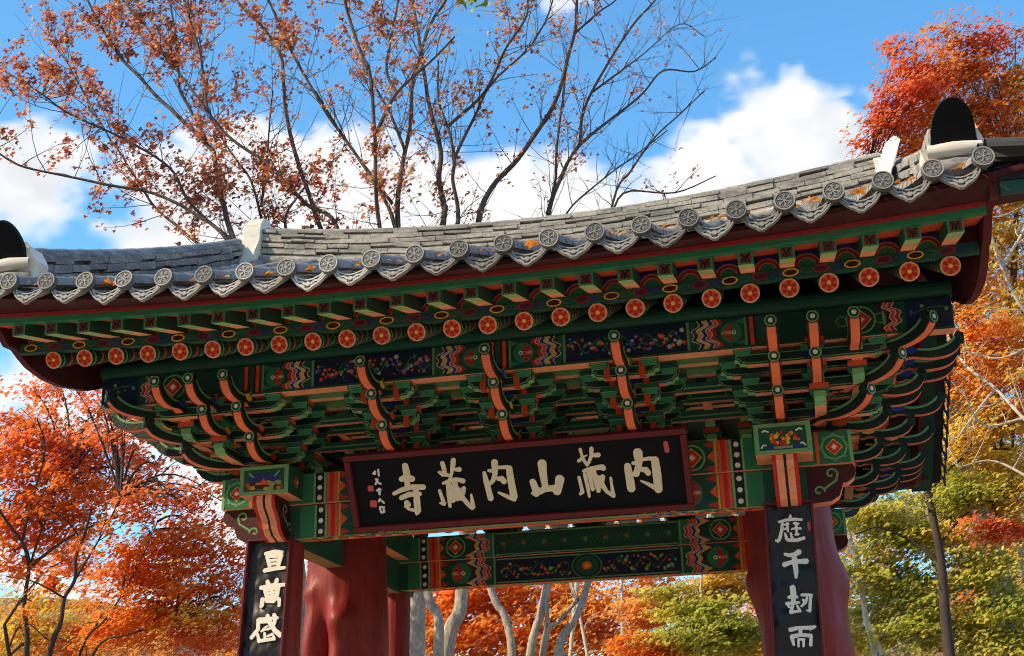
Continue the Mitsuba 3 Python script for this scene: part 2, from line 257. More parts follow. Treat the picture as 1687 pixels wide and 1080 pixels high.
ENDLOBE = [(2.60, 4.302), (3.02, 4.302), (3.035, 4.25), (3.02, 4.19), (2.955, 4.145), (2.915, 4.14), (2.90, 4.09), (2.875, 4.03), (2.80, 3.985), (2.60, 3.97)]
def scroll(pb, cx, cz, s, O, ex, ey, L, col):
    for dx, dz, r in ((.02, .08, .055), (-.10, -.07, .05)):
        t = np.linspace(0, 5.2, 16); rr = r*(1 - t/7.2)
        pb.flat(line(np.c_[cx + s*(dx + rr*np.cos(t)), cz + dz + rr*np.sin(t)], .009), O, ex, ey, col, L)
    pb.flat(line([(cx + s*.075, cz + .08), (cx + s*.06, cz + .02), (cx - s*.05, cz - .05)], .010), O, ex, ey, col, L)
for front in (True, False):
    B = PB()
    B.box((-2.6, 0, 3.985), (2.6, .20, 4.302), {'*': GREEN, 'z0': lin('#7f9a5c')})
    for s in (-1, 1):
        P = Polygon([(s*a, b) for a, b in ENDLOBE])
        B.prism(P, (0, .02, 0), X, -Z*-1, -.32 if False else .0001, MAROON, MAROON) if False else None
        B.prism(P, (0, .19, 0), X, Z, .18, MAROON*.8, lambda nx, ny, q: SALMON if ny < .9 else MAROON)
        scroll(B, s*2.80, 4.15, s, (0, .01, 0), X, Z, .002, LGREEN*.8)
        scroll(B, s*2.80, 4.15, s, (0, .192, 0), X, Z, -.004, LGREEN*.8)
    for O, ex in (((0, 0, 3.985), X), ((0, .20, 3.985), -X)): beam_paint(B, O, ex, Z, .317, True, 3)
    B.flat(sbox(-2.2, .10, 2.2, .19), (0, 0, 3.985), X, Y, ORANGE, .002, -Z)
    for i in range(26):
        for s in (-1, 1): B.flat(disc(.03, 6, s*(2.1 - i*.036), .09 + .05*math.sin(i*2.1)), (0, 0, 3.985), X, Y, (RED, BLUE, YEL, MGREEN)[i % 4], .003, -Z)
    U = PB()
    U.box((-3.03, -.05, 4.31), (3.03, .41, 4.605), {'*': MGREEN*.9, 'z0': SALMON})
    for O, ex in (((0, -.05, 4.31), X), ((0, .41, 4.31), -X)):
        beam_paint(U, O, ex, Z, .295, False, 9)
        for s in (-1, 1):
            U.flat(sbox(min(s*2.70, s*3.0), .015, max(s*2.70, s*3.0), .28), O, ex, Z, MGREEN*.8, .002)
            U.flat(ring(.115, .10, 20, s*2.87, .148), O, ex, Z, LGREEN, .0035); diamond(U, s*2.87, .148, .07, O, ex, Z, .004)
            for a in range(8): U.flat(disc(.018, 6, s*2.87 + .118*math.cos(a*.785), .148 + .118*math.sin(a*.785)), O, ex, Z, LGREEN*.7, .005)
            U.flat(sbox(min(s*2.705, s*2.735), 0, max(s*2.705, s*2.735), .295), O, ex, Z, ORANGE, .004); U.flat(sbox(min(s*3.0, s*3.03), 0, max(s*3.0, s*3.03), .295), O, ex, Z, LGREEN, .004)
    if not front: B = B.mapped(lambda v: mirror_y(v) - [0, .16, 0]); U = U.mapped(mirror_y)
    B.put(G + '__tie_beam'); U.put(G + '__top_beam')
# side beams: lower one with a curved striped nose, upper one with a painted end block
NOSE = [(.03, 4.34), (-.40, 4.34), (-.41, 4.29), (-.385, 4.22), (-.32, 4.17), (-.27, 4.12), (-.235, 4.05), (-.17, 3.99), (-.05, 3.955), (.03, 3.955)]
for s in (-1, 1):
    B = PB(); x = s*PX
    B.box((x - .10, .0, 3.955), (x + .10, 2*YM, 4.338), {'*': GREEN, 'z0': lin('#8a7048')})
    P = Polygon(NOSE)
    for m in (False, True):
        N = PB()
        for a, b, c in ((-.11, -.075, RED), (-.075, -.012, SALMON), (-.012, .012, BLACK), (.012, .075, SALMON), (.075, .11, RED)):
            N.prism(P, (x + a, 0, 0), Y, Z, b - a, MAROON*.6, c)
        for xx, lift in ((x - .11, -.002), (x + .11, .002)): scroll(N, -.12, 4.16, -1, (xx, 0, 0), Y, Z, lift, LGREEN*.8)
        N = N.mapped(mirror_y) if m else N; B.V += N.V; B.C += N.C
    B.put(G + '__side_tie_beam')
    U = PB(); U.box((x - .247, -.42, 4.345), (x + .247, 2*YM + .42, 4.622), {'*': GREEN, 'z0': SALMON, 'y0': LGREEN, 'y1': LGREEN})
    for O, ex in (((x, -.42, 4.345), X), ((x, 2*YM + .42, 4.345), -X)):
        U.flat(sbox(-.247, 0, .247, .277), O, ex, Z, LGREEN*.9, .002); U.flat(sbox(-.205, .035, .205, .242), O, ex, Z, lin('#12502f'), .0035)
        r = random.Random(5)
        if s > 0:
            for i in range(26):
                a = r.uniform(.25, 2.9); q = r.uniform(.3, 1); U.flat(disc(r.uniform(.012, .022), 7, .15*q*math.cos(a), .075 + .125*q*math.sin(a)), O, ex, Z, r.choice([YEL, YEL, ORANGE, RED]), .005 + i*1e-4)
            U.flat(disc(.03, 9, 0, .09), O, ex, Z, RED, .009); U.flat(sbox(-.08, .045, .08, .066), O, ex, Z, lin('#a08a80'), .006)
            for q in (-1, 1): U.flat(sbox(min(q*.09, q*.15), .045, max(q*.09, q*.15), .07), O, ex, Z, BLUE, .006); U.flat(line([(q*.12, .2), (q*.15, .215), (q*.17, .205)], .007), O, ex, Z, WHITE, .006); U.flat(line([(q*.19, .06), (q*.17, .085), (q*.15, .08)], .006), O, ex, Z, WHITE, .006)
        else:
            U.flat(sbox(-.15, .12, .15, .20), O, ex, Z, BLUE*.7, .005)
            for i in range(22): U.flat(affinity.scale(disc(r.uniform(.014, .026), 7, r.uniform(-.17, .17), r.uniform(.05, .11)), 1.7, 1), O, ex, Z, r.choice([YEL*.7, ORANGE*.7, lin('#8a9b60'), MAROON]), .006 + i*1e-4)
            U.flat(Polygon([(-.06, .09), (.06, .09), (0, .15)]), O, ex, Z, ORANGE, .009)
            for q in (-1, 1): U.flat(line([(q*.11, .17), (q*.15, .21)], .009), O, ex, Z, LGREEN, .007)
    for xx, lift in ((x - .247, -.002), (x + .247, .002)):
        for yc in (-.22, .62, 2*YM + .22): diamond(U, yc, .138, .055, (xx, 0, 4.345), Y, Z, lift)
    U.put(G + '__side_top_beam')

# ---------------------------------------------------------------- bracket sets
ARMZ = [4.700 + .166*0 + .17*t for t in range(3)]
UT = [.96, 1.273, 1.587]; ZT = [4.81, 5.018, 5.225]
HORN_UNDER = [(.0, -.055), (-.05, -.115), (-.14, -.155), (-.27, -.165), (-.42, -.14), (-.50, -.155), (-.56, -.13), (-.72, -.13)]
HORN_TOP = [(-.72, .01), (-.52, .01), (-.40, -.055), (-.27, -.075), (-.15, -.055), (-.07, -.005), (-.035, .05), (0, .055)]
def frame_map(kind, at):
    """local (s along the wall, u outwards, z) -> world"""
    c = {'front': lambda s, u: (at + s, PY - u), 'rear': lambda s, u: (at + s, 2*YM - PY + u), 'right': lambda s, u: (PX + u, at + s), 'left': lambda s, u: (-PX - u, at + s)}[kind]
    def f(v):
        x, y = c(v[:, 0], v[:, 1]); return np.c_[x, y, v[:, 2]]
    return f
def tongue(ut, zt, s0=0., length=1., flower=None):
    P = PB(); hu = smooth_pts(HORN_UNDER, 3); ht = smooth_pts(HORN_TOP, 3)
    hu[:, 0] *= length; ht[:, 0] *= length
    poly = Polygon(np.vstack([hu, ht])).buffer(0); U, S = np.array([0, 1., 0]), np.array([1., 0, 0]); O = np.array([s0, ut, zt])
    for a, b, c in ((-.05, -.036, MAROON), (-.036, .036, ORANGE*.9 + .35*SALMON), (.036, .05, MAROON)):
        P.prism(poly, O + S*a, U, Z, b - a, DGREEN*.55, lambda nx, ny, q, c=c: c if ny < .25 and nx > -.9 else GREEN*.7)
    up = [(q[0], q[1] - .018) for q in ht[2:-5]]
    for sd in (-1, 1):
        P.flat(line(up, .011), O + S*.05*sd, U, Z, LGREEN*.85, .002, S*sd)
        t = np.linspace(0, 5, 12); P.flat(line(np.c_[-.50*length + .05*(1 - t/7)*np.cos(t), -.05 + .05*(1 - t/7)*np.sin(t)], .007), O + S*.05*sd, U, Z, MGREEN, .002, S*sd)
        if flower is not None: P.flat(affinity.scale(disc(.05, 8, -.44*length, -.085), 1.5, .7), O + S*.05*sd, U, Z, flower, .003, S*sd)
    c = O + np.array([0, -.02, 0]); P.tube([c, c + .045*U], .052, DGREEN, 14, True)
    f = O + np.array([0, .025, 0])
    for r, cc, l in ((.052, LGREEN, .001), (.041, GREEN*.8, .0025), (.021, WHITE*.9, .004)): P.flat(disc(r, 14), f, S, Z, cc, l, U)
    return P
def arm(u, z, half, s0=0.):
    P = PB(); h = .100; S, U = np.array([1., 0, 0]), np.array([0, 1., 0])
    pl = Polygon([(-half, h), (-half, .05), (-half + .03, .045), (-half + .05, .012), (-half + .085, .012), (-half + .11, 0), (half - .11, 0), (half - .085, .012), (half - .05, .012), (half - .03, .045), (half, .05), (half, h)])
    P.prism(pl, (s0, u + .05, z), S, Z, .10, DGREEN*.8, lambda nx, ny, q: (SALMON if abs(nx) < .3 and abs(q[0]) < half - .1 else LGREEN*1.1) if ny < -.1 else (LGREEN if abs(nx) > .5 else GREEN))
    for sd in ((-1, 1) if s0 == 0 else ()): P.box((s0 + sd*.155 - .028, u - .03, z - .002), (s0 + sd*.155 + .028, u + .056, z + h + .055), {'*': ORANGE*.75, 'x0': MAROON, 'x1': MAROON})
    for sd in (-1, 1):
        P.flat(pl.buffer(-.010).difference(pl.buffer(-.019)), (s0, u + .05*sd, z), S, Z, LGREEN*.9, .002, U*sd)
        P.flat(sbox(-.05, .012, .05, .10), (s0, u + .05*sd, z), S, Z, BLUE*.5, .003, U*sd)
    return P
def soro(s, u, z, w=.082, h=.092):
    P = PB(); q = .66
    p = [[s + (w*(q if k == 0 else 1))*i, u + (w*(q if k == 0 else 1))*j, z + (0, h*.45)[k]] for k in (0, 1) for j in (-1, 1) for i in (-1, 1)]
    P.hexa(p, {'*': GREEN, 'z0': LGREEN, 'y0': MGREEN, 'y1': MGREEN})
    P.box((s - w, u - w, z + h*.45), (s + w, u + w, z + h), {'*': GREEN*1.1, 'x0': ORANGE*.8, 'x1': ORANGE*.8, 'z0': LGREEN})
    for sd in (-1, 1):
        P.flat(Polygon([(-w*.9, .0), (w*.9, 0), (w*.9, .008), (-w*.9, .008)]), (s, u + w*sd, z + h*.47), np.array([1., 0, 0]), Z, LGREEN, .002, np.array([0, sd, 0.]))
    return P
ARMS_OUT = [(0, 0, .28), (0, 1, .40), (0, 2, .50), (.35, 0, .25), (.35, 1, .36), (.35, 2, .49), (.69, 1, .26), (.69, 2, .44), (1.0, 2, .30)]
ARMS_IN = [(-.35, 0, .28), (-.35, 1, .36), (-.35, 2, .44), (-.70, 1, .28), (-.70, 2, .38), (-1.05, 2, .28)]
FLOW = [ORANGE, YEL, BLUE*1.4, RED]
def bracket_set(kind, at, corner=0, rear=False):
    """corner: -1 or 1, the side on which this set turns the corner"""
    base = key_for(G + '__bracket_set'); M = frame_map(kind, at)
    def out(p, name): p.mapped(M).put(base + '__' + name)
    P = PB(); w = .17
    P.hexa([[(w if k else w*.7)*i, (w if k else w*.7)*j, 4.628 + .05*k] for k in (0, 1) for j in (-1, 1) for i in (-1, 1)], {'*': GREEN, 'z0': LGREEN}); P.box((-w, -w, 4.678), (w, w, 4.702), MGREEN); out(P, 'base_block')
    if not (rear and kind in ('left',)):
        for k in range(3): out(tongue(UT[k], ZT[k], 0, 1, FLOW[(k + int(abs(at)*3)) % 4]), 'tongue')
        if corner:
            for k, s in ((1, .34), (2, .34), (2, .67)): out(tongue(UT[k], ZT[k], corner*s, 1, FLOW[k]), 'tongue')
    arms = ARMS_IN + ([] if kind == 'rear' else ARMS_OUT) + ([(0, 0, .30), (0, 1, .44), (0, 2, .44), (.35, 1, .3)] if kind == 'rear' else [])
    for u, t, half in arms:
        if corner and u < 0: continue
        s0 = 0.; z = ARMZ[t]
        if corner and u > 0: half += .34; s0 = corner*.30
        out(arm(u, z, half, s0), 'arm')
        for s in (-half + .075, 0, half - .075) if half > .29 else (-half + .075, half - .075): out(soro(s + s0, u, z + .100 - .022), 'bearing_block')
for x in (-PX, -1.13, 0, 1.13, PX):
    bracket_set('front', x, int(np.sign(x)) if abs(x) > 2 else 0)
for x in (-PX, -1.13, 0, 1.13, PX): bracket_set('rear', x, 0, True)
for kind in ('right', 'left'):
    for y, c in ((PY, -1), (1.36, 0), (2.53, 0), (2*YM - PY, 1)): bracket_set(kind, y, c)
# diagonal tongues of the front corners and the right rear corner
for sx, sy in ((1, -1), (-1, -1), (1, 1), (-1, 1)):
    base = key_for(G + '__corner_bracket'); cx, cy = sx*PX, (PY if sy < 0 else 2*YM - PY); q = math.sqrt(.5)
    for k in range(3):
        u = (.77, 1.04, 1.30)[k]/q
        def M(v): return np.c_[cx + sx*q*v[:, 1] + q*sx*v[:, 0], cy + sy*q*v[:, 1] - q*sy*v[:, 0], v[:, 2]]
        tongue(u, ZT[k] - .0, 0, 1.35, FLOW[k]).mapped(M).put(base + '__tongue')
# rails round the bracket zone, painted purlin beam, ceiling
for z0, u in ((4.872, 0), (5.042, .35), (5.042, 0)):
    B = PB(); e = PX + u; B.box((-e, PY - u - .036, z0), (e, PY - u + .036, z0 + .085), {'*': GREEN, 'z0': SALMON}); B.box((-e, PY - u - .038, z0 + .03), (e, PY - u + .038, z0 + .045), LGREEN*.8); B.put(G + '__thin_rail')
for u in (0, .35, .69, -.35, -.70, -1.05, -1.40):
    for m in (False, True):
        e = PX + max(u, 0) + .12 if u >= 0 else PX + u + .3
        B = PB(); B.box((-e, PY - u - .045, 5.197), (e, PY - u + .045, 5.325), {'*': LGREEN*.95, 'z0': SALMON*1.1}); B.box((-e, PY - u - .047, 5.23), (e, PY - u + .047, 5.25), LGREEN)
        (B.mapped(mirror_y) if m else B).put(G + '__rail')
for sx in (-1, 1):
    for u in (0, .35, .69, -.35, -.70):
        x = sx*(PX + u); B = PB(); B.box((x - .045, PY - max(u, 0) - .1, 5.19), (x + .045, 2*YM - PY + max(u, 0) + .1, 5.319), {'*': GREEN, 'z0': SALMON}); B.put(G + '__side_rail')
B = PB(); B.box((-3.45, -.84, 5.33), (3.45, 2*YM + .84, 5.36), DGREEN*.8); B.put(G + '__ceiling')
YF = -.85
def frieze_paint(B, O, ex):
    h = .265; F = lambda a, b, c, l=.002, y0=0, y1=h: B.flat(sbox(min(a, b), y0, max(a, b), y1), O, ex, Z, c, l)
    def module(x0, x1, dark, seed):
        """one painted panel between two bars, lotus and chevrons at both ends"""
        m = (x0 + x1)/2; w = (x1 - x0)/2
        for s in (-1, 1):
            e = m + s*w
            F(e, e - s*.07, MAROON*.8); F(e - s*.02, e - s*.055, ORANGE, .0035); F(e - s*.08, e - s*.10, LGREEN*.8)
            F(e - s*.10, e - s*.36, GREEN*.8); lotus(B, e - s*.215, h*.5, .095, O, ex, Z, .004, -s)
            for yy in (.14, .86): B.flat(Polygon([(e - s*.10, h*yy - .03), (e - s*.10, h*yy + .03), (e - s*.19, h*yy)]), O, ex, Z, MGREEN, .0035)
            chevrons(B, e - s*.36, e - s*.56, 0, h, O, ex, Z, .004, [RED, ORANGE, BLUE, YEL, MAROON])
            F(e - s*.575, e - s*.60, LGREEN*.7)
        F(m - w + .60, m + w - .60, NAVY if dark else GREEN*.7)
        blossoms(B, m - w + .62, m + w - .62, .03, h - .03, O, ex, Z, .0035, seed, max(4, int((2*w - 1.2)*62)), [RED, MGREEN, WHITE*.6, BLUE*1.5, ORANGE])
    module(-2.36, -.02, True, 11); module(.02, 2.3, True, 12)
    for s in (-1, 1):
        F(s*2.40, s*2.47, MAROON); F(s*2.42, s*2.455, ORANGE, .0035); F(s*2.50, s*3.36, GREEN*.65); diamond(B, s*3.18, h*.5, .085, O, ex, Z, .003); B.flat(ring(.125, .112, 18, s*3.18, h*.5), O, ex, Z, LGREEN, .0035)
        for q in (-1, 1): B.flat(ring(.05, .04, 12, s*3.18 + q*.16, h*.5), O, ex, Z, LGREEN*.7, .0035)
        F(s*3.36, s*3.38, LGREEN); chevrons(B, s*3.40, s*3.52, 0, h, O, ex, Z, .003, [MAROON, ORANGE, RED]); F(s*3.55, s*3.92, NAVY*1.5); blossoms(B, min(s*3.58, s*3.90), max(s*3.58, s*3.9), .04, h - .04, O, ex, Z, .0035, 21, 5, [MGREEN, BLUE*1.4, LGREEN])
for m in (False, True):
    B = PB(); B.box((-3.93, YF - .06, 5.2), (3.93, YF + .06, 5.465), {'*': GREEN, 'z0': ORANGE}); B.box((-3.93, YF - .075, 5.178), (3.93, YF + .075, 5.199), {'*': GREEN, 'z0': SALMON})
    frieze_paint(B, (0, YF - .06, 5.2), X)
    (B.mapped(mirror_y) if m else B).put(G + '__frieze_beam')
    B = PB(); B.tube([(x, YF, 5.555) for x in np.linspace(-3.95, 3.95, 12)], .085, GREEN*.9, 16, True, ORANGE)
    (B.mapped(mirror_y) if m else B).put(G + '__purlin')
for sx in (-1, 1):
    B = PB(); x = sx*(PX + 1.0); B.box((x - .05, YF + .07, 5.21), (x + .05, 2*YM - YF - .07, 5.43), {'*': GREEN, 'z0': SALMON}); B.put(G + '__side_frieze_beam')
    P = Polygon([(YF, 5.44), (2*YM - YF, 5.44), (YM + .25, 6.95), (YM - .25, 6.95)])
    B = PB(); B.prism(P, (sx*3.42, 0, 0), Y, Z, .04, DKRED, DKRED); B.put(G + '__gable_wall')
# ---------------------------------------------------------------- rafters and eaves
SL = .45; AX = np.array([0, 1, SL])/math.hypot(1, SL); ND = np.array([0, -SL, 1])/math.hypot(1, SL)
for i in range(26):
    x = (i - 12.5)*.30 + .05; z = z_rafter(x); o = np.array([x, -2.12, z]); R = .076
    B = PB(); n = 14
    segs = [(0, GREEN), (.05, LGREEN), (.07, GREEN*.7), (.16, ORANGE*.8), (.20, GREEN), (.32, LGREEN*.7), (.35, GREEN*.6), (.50, ORANGE*.55), (.54, DGREEN), (3.4, DGREEN)]
    for (a, c), (b, _) in zip(segs[:-1], segs[1:]): B.tube([o + AX*a, o + AX*b], R, c, n, False)
    th = [0]
    B.flat(disc(R, 20), o, X, np.cross(-AX, X)*1, lin('#d8c28a'), 0, -AX)
    ey = ND
    B.flat(disc(R*.91, 20), o, X, ey, ORANGE*.95, .002, -AX)
    for a in range(6): B.flat(affinity.translate(affinity.rotate(affinity.scale(disc(1, 8), .026, .0165), a*60 + 90), .041*math.cos(a*math.pi/3 + math.pi/2), .041*math.sin(a*math.pi/3 + math.pi/2)), o, X, ey, RED*.8, .0035, -AX)
    B.flat(disc(.017, 8), o, X, ey, YEL, .005, -AX); B.flat(ring(R*.93, R*.84, 20), o, X, ey, SALMON, .004, -AX)
    B.put(G + '__rafter')
def strip(fn, xs):
    """boards along x whose section (list of (y, z)) at each x is fn(x)"""
    rows = [fn(x) for x in xs]; n = len(rows[0]); V = np.array([[(x, y, z) for y, z in r] for x, r in zip(xs, rows)]).reshape(-1, 3); F = []
    for i in range(len(xs) - 1):
        for j in range(n): F += [[i*n + j, i*n + (j + 1) % n, (i + 1)*n + (j + 1) % n, (i + 1)*n + j]]
    F = np.array(F); F = np.vstack([F[:, [0, 1, 2]], F[:, [0, 2, 3]]])
    caps = [[0, j, j + 1] for j in range(1, n - 1)]; b = (len(xs) - 1)*n; caps += [[b, b + j + 1, b + j] for j in range(1, n - 1)]
    return V, np.vstack([F, caps]), n
XS = np.linspace(-4.02, 4.02, 41)
def add_strip(name, fn, col, xs=XS, m='m_paint', both=False):
    V, F, n = strip(fn, xs)
    for mm in ((False, True) if both else (False,)):
        B = PB(); B.tri(V, F, col, .02); (B.mapped(mirror_y) if mm else B).put(G + '__' + name, m)
# boards over the rafters
def soffit(x):
    z = z_rafter(x) + .079*1.1; return [(-2.16, z - .02), (-2.16, z), (YM, z + SL*(YM + 2.16) + .0), (YM, z + SL*(YM + 2.16) - .02)]
add_strip('rafter_board', soffit, lin('#4a1616'), both=True)
# chain-painted batten on the rafter ends
V, F, n = strip(lambda x: [(-2.165, z_rafter(x) + .066), (-2.165, z_rafter(x) + .152), (-2.10, z_rafter(x) + .152), (-2.10, z_rafter(x) + .066)], XS)
B = PB(); B.tri(V, F, GREEN*.8, .02)
def on_batten(pl, c, l, xc): B.flat(pl, (xc, -2.165, z_rafter(xc) + .108), X + Z*(z_rafter(xc + .1) - z_rafter(xc - .1))/.2, Z, c, l, -Y)
CH = [YEL, GREEN*1.5, lin('#8c2430'), BLUE*.8]
for i in range(68):
    xc = (i - 33.5)*.1165; c = CH[i % 4]; e = affinity.scale(disc(1, 14), .064 if i % 2 == 0 else .05, .034 if i % 2 == 0 else .024)
    on_batten(e.difference(affinity.scale(disc(1, 14), (.064 if i % 2 == 0 else .05) - .014, (.034 if i % 2 == 0 else .024) - .010)), c, .002 if i % 2 else .0035, xc)
    if i % 2 == 0: on_batten(affinity.scale(disc(1, 12), .05, .024), lin('#3a1512') if i % 4 == 0 else lin('#4a1a30'), .002, xc)
B.put(G + '__chain_batten')
V, F, n = strip(lambda x: [(-2.135, z_rafter(x) + .152), (-2.135, z_rafter(x) + .285), (-2.12, z_rafter(x) + .285), (-2.12, z_rafter(x) + .152)], XS)
B = PB(); B.tri(V, F, MAROON, .02)
for i in range(27):
    x = (i - 13)*.30 + .05
    if abs(x) > 3.9: continue
    for r, c in ((.135, BLUE*.9), (.108, lin('#c9836a')), (.097, RED*.7), (.074, SALMON*.6), (.063, MGREEN)):
        B.flat(disc(r, 24).intersection(sbox(-.2, 0, .2, .2)), (x, -2.135, z_rafter(x) + .155), X, Z, c, .012 - r*.08, -Y)
B.put(G + '__arch_board')
# flying rafters
for i in range(26):
    x = (i - 12.5)*.30 + .05; zt = z_fascia(x) - .047; zb = zt - .100; zi = z_rafter(x); w = .058
    y1 = -1.2; zi0 = zi + .152; zin = zi0 + (y1 + 2.165)*.40
    B = PB(); mid = -2.165
    def sec(y, b, t, ww): return [(x - ww, y, b), (x + ww, y, b), (x - ww, y, t), (x + ww, y, t)]
    s0 = sec(-2.66, zb, zt, w); s1 = sec(-2.42, (zb + zi0)/2 - .002, (zt + zi0 + .125)/2, w*.98); s2 = sec(mid, zi0, zi0 + .125, w*.95); s3 = sec(y1, zin, zin + .12, w*.9)
    for p, q, cb in ((s0, s1, lin('#9db872')), (s1, s2, SALMON), (s2, s3, ORANGE*.6)):
        B.hexa([p[0], p[1], q[0], q[1], p[2], p[3], q[2], q[3]], {'*': GREEN, 'z0': cb, 'x0': GREEN, 'x1': GREEN*.8})
    O = (x, -2.66, zb)
    B.flat(sbox(-w, 0, w, .100), O, X, Z, MGREEN*1.3, .002, -Y); B.flat(sbox(-w*.74, .012, w*.74, .09), O, X, Z, lin('#7d2a2c'), .0035, -Y)
    B.flat(unary_union([line([(-.026, .078), (0, .047)], .007), line([(.026, .078), (0, .047)], .007), line([(0, .05), (0, .018)], .008), line([(-.026, .02), (-.017, .05)], .005), line([(.026, .02), (.017, .05)], .005)]), O, X, Z, BLACK, .005, -Y)
    B.put(G + '__flying_rafter')
def soff2(x):
    zf, zi = z_fascia(x) - .045, z_rafter(x) + .152 + .128; zi2 = zi + .97*.40
    return [(-2.70, zf), (-2.165, zi), (-1.2, zi2), (-1.2, zi2 + .02), (-2.165, zi + .02), (-2.70, zf + .02)]
add_strip('flying_board', soff2, lin('#d8502e')); add_strip('rear_eave_board', lambda x: [(2*YM - y, z) for y, z in soff2(x)], lin('#7a2a1c'))
for m in (False, True):
    f = (lambda r: [(2*YM - y, z) for y, z in r]) if m else (lambda r: r)
    add_strip('green_fascia', lambda x: f([(-2.705, z_fascia(x) - .045), (-2.64, z_fascia(x) - .045), (-2.64, z_fascia(x)), (-2.705, z_fascia(x))]), MGREEN)
    add_strip('red_fascia', lambda x: f([(-2.725, z_fascia(x) + .0015), (-2.64, z_fascia(x) + .0015), (-2.64, z_fascia(x) + .030), (-2.725, z_fascia(x) + .030)]), lin('#a3282a'))
    add_strip('tile_batten', lambda x: f([(-2.74, z_fascia(x) + .032), (-2.60, z_fascia(x) + .032), (-2.60, z_tile(x) + .06), (-2.97, z_tile(x) - .05), (-2.97, z_tile(x) - .09)]), lin('#451418'), xs=np.linspace(-4.3, 4.3, 41))
# bargeboards
BG = [(-2.86, 5.46), (-2.72, 5.50), (-2.52, 5.50), (-2.42, 5.45), (-2.30, 5.37), (-2.18, 5.375), (-2.08, 5.33), (-1.95, 5.285), (-1.70, 5.255), (-1.45, 5.265), (-1.25, 5.30), (-.965, 5.36), (-.74, 5.45), (-.28, 5.65), (.24, 5.89), (1.0, 6.30), (YM, 6.86)]
for sx in (-1, 1):
    top = [(y, float(z_roof(4.0, y)) - .10) for y in np.linspace(YM, -2.9, 14)]
    B = PB()
    for m in (False, True):
        q = [(2*YM - y if m else y, z) for y, z in BG + top]
        B.prism(Polygon(q).buffer(0), (sx*4.06 - .03, 0, 0), Y, Z, .06, lin('#4a1218'), lin('#5a161c'))
    B.put(G + '__bargeboard')
    B = PB()   # rafters crossing outside the bargeboard that carry the verge tiles
    for m in (False, True):
        P = PB(); zz = lambda y: float(z_roof(4.3, y)) - .12
        for a, b in zip(np.linspace(-2.95, YM, 9)[:-1], np.linspace(-2.95, YM, 9)[1:]):
            for dz, t, c, x0, x1 in ((-.155, .10, GREEN*.8, 4.093, 4.36), (-.05, .085, lin('#1a1416'), 4.093, 4.49)):
                lo, hi = min(sx*x0, sx*x1), max(sx*x0, sx*x1)
                P.hexa([(xx, yy, zz(yy) + dz + k*t) for k in (0, 1) for yy in (a, b) for xx in (lo, hi)], {'*': c, 'z0': GREEN*.7 if dz < -.1 else c})
        P = P.mapped(mirror_y) if m else P; B.V += P.V; B.C += P.C
    B.put(G + '__verge_board')

# ---------------------------------------------------------------- roof tiles
RT = G + '__roof'
TX = [(i - 11.5)*.341 + .06 for i in range(24)]
def slope_at(x, y): return (float(z_roof(x, y + .05)) - float(z_roof(x, y - .05)))/.1
def cover_mesh(x, y0, y1, r, lift, taper=.9):
    z0, z1 = float(z_roof(x, y0)) + lift, float(z_roof(x, y1)) + lift; n = 9; th = np.linspace(-.12, np.pi + .12, n); V = []
    for y, z, rr in ((y0, z0, r), (y1, z1, r*taper), (y0, z0, r - .018), (y1, z1, r*taper - .018)): V += [(x + rr*math.cos(a), y, z + rr*math.sin(a)) for a in th]
    F = []
    for j in range(n - 1): F += [[j, j + 1, n + j + 1, n + j], [2*n + j + 1, 2*n + j, 3*n + j, 3*n + j + 1], [j + 1, j, 2*n + j, 2*n + j + 1]]
    return np.array(V), np.array(F)
def pan_mesh(x, y0, y1, w, lift):
    n = 7; u = np.linspace(-1, 1, n); V = []
    for y, e in ((y0, 0), (y1, -.012)):
        for t in (0, -.022): V += [(x + w*a, y, float(z_roof(x, y)) + lift + e + .055*a*a - .055 + t) for a in u]
    F = []
    for j in range(n - 1): F += [[j, j + 1, 2*n + j + 1, 2*n + j], [n + j + 1, n + j, 3*n + j, 3*n + j + 1], [j + 1, j, n + j, n + j + 1]]
    return np.array(V), np.array(F)
LITE, GREYL, DARKT = lin('#b7b7b3'), lin('#86888a'), lin('#3a3a3c')
def eave_disc(x, y, z, R, tone, seed, facing=-1):
    r = random.Random(seed); B = PB(); n = 18; yd = np.array([0, facing, 0.]); tilt = np.array([r.uniform(-.05, .05), -facing*(.10 + r.uniform(-.08, .08)), 1.]); tilt /= np.linalg.norm(tilt); nn = np.cross(X, tilt)*(1 if facing < 0 else -1)
    if nn[1]*facing < 0: nn = -nn
    o = np.array([x, y, z]); B.tube([o - nn*.03, o + nn*.012], R, GREYL*.6*tone, n, True)
    f = o + nn*.012; lc = LITE*tone*r.uniform(.85, 1.1)
    B.flat(disc(R*.98, n), f, X, tilt, GREYL*.85*tone, .001, nn)
    def raised(pl, h, c):
        B.prism(pl, f + nn*.001, X, tilt if np.dot(np.cross(X, tilt), nn) > 0 else tilt, h if np.dot(np.cross(X, tilt), nn) > 0 else -h, c, c*.7)
    raised(ring(R*.98, R*.86, n), .008, lc); raised(disc(R*.13, 7), .007, lc); raised(ring(R*.74, R*.68, 14), .004, lc*.8)
    a0 = r.uniform(0, 1)
    for a in range(6): raised(line([(R*q*math.cos(a*1.047 + a0 + w), R*q*math.sin(a*1.047 + a0 + w)) for q, w in ((.2, 0), (.38, .25), (.52, -.1), (.6, .3))], R*.045), .006, lc*.95)
    return B
DRIP_OLD = [(-.152, .050), (-.12, .008), (-.07, -.022), (0, -.036), (.07, -.022), (.12, .008), (.152, .050), (.150, .015), (.136, -.022), (.124, -.05), (.098, -.082), (.068, -.108), (.040, -.126), (.018, -.146), (0, -.152), (-.018, -.146), (-.040, -.126), (-.068, -.108), (-.098, -.082), (-.124, -.05), (-.136, -.022), (-.150, .015)]
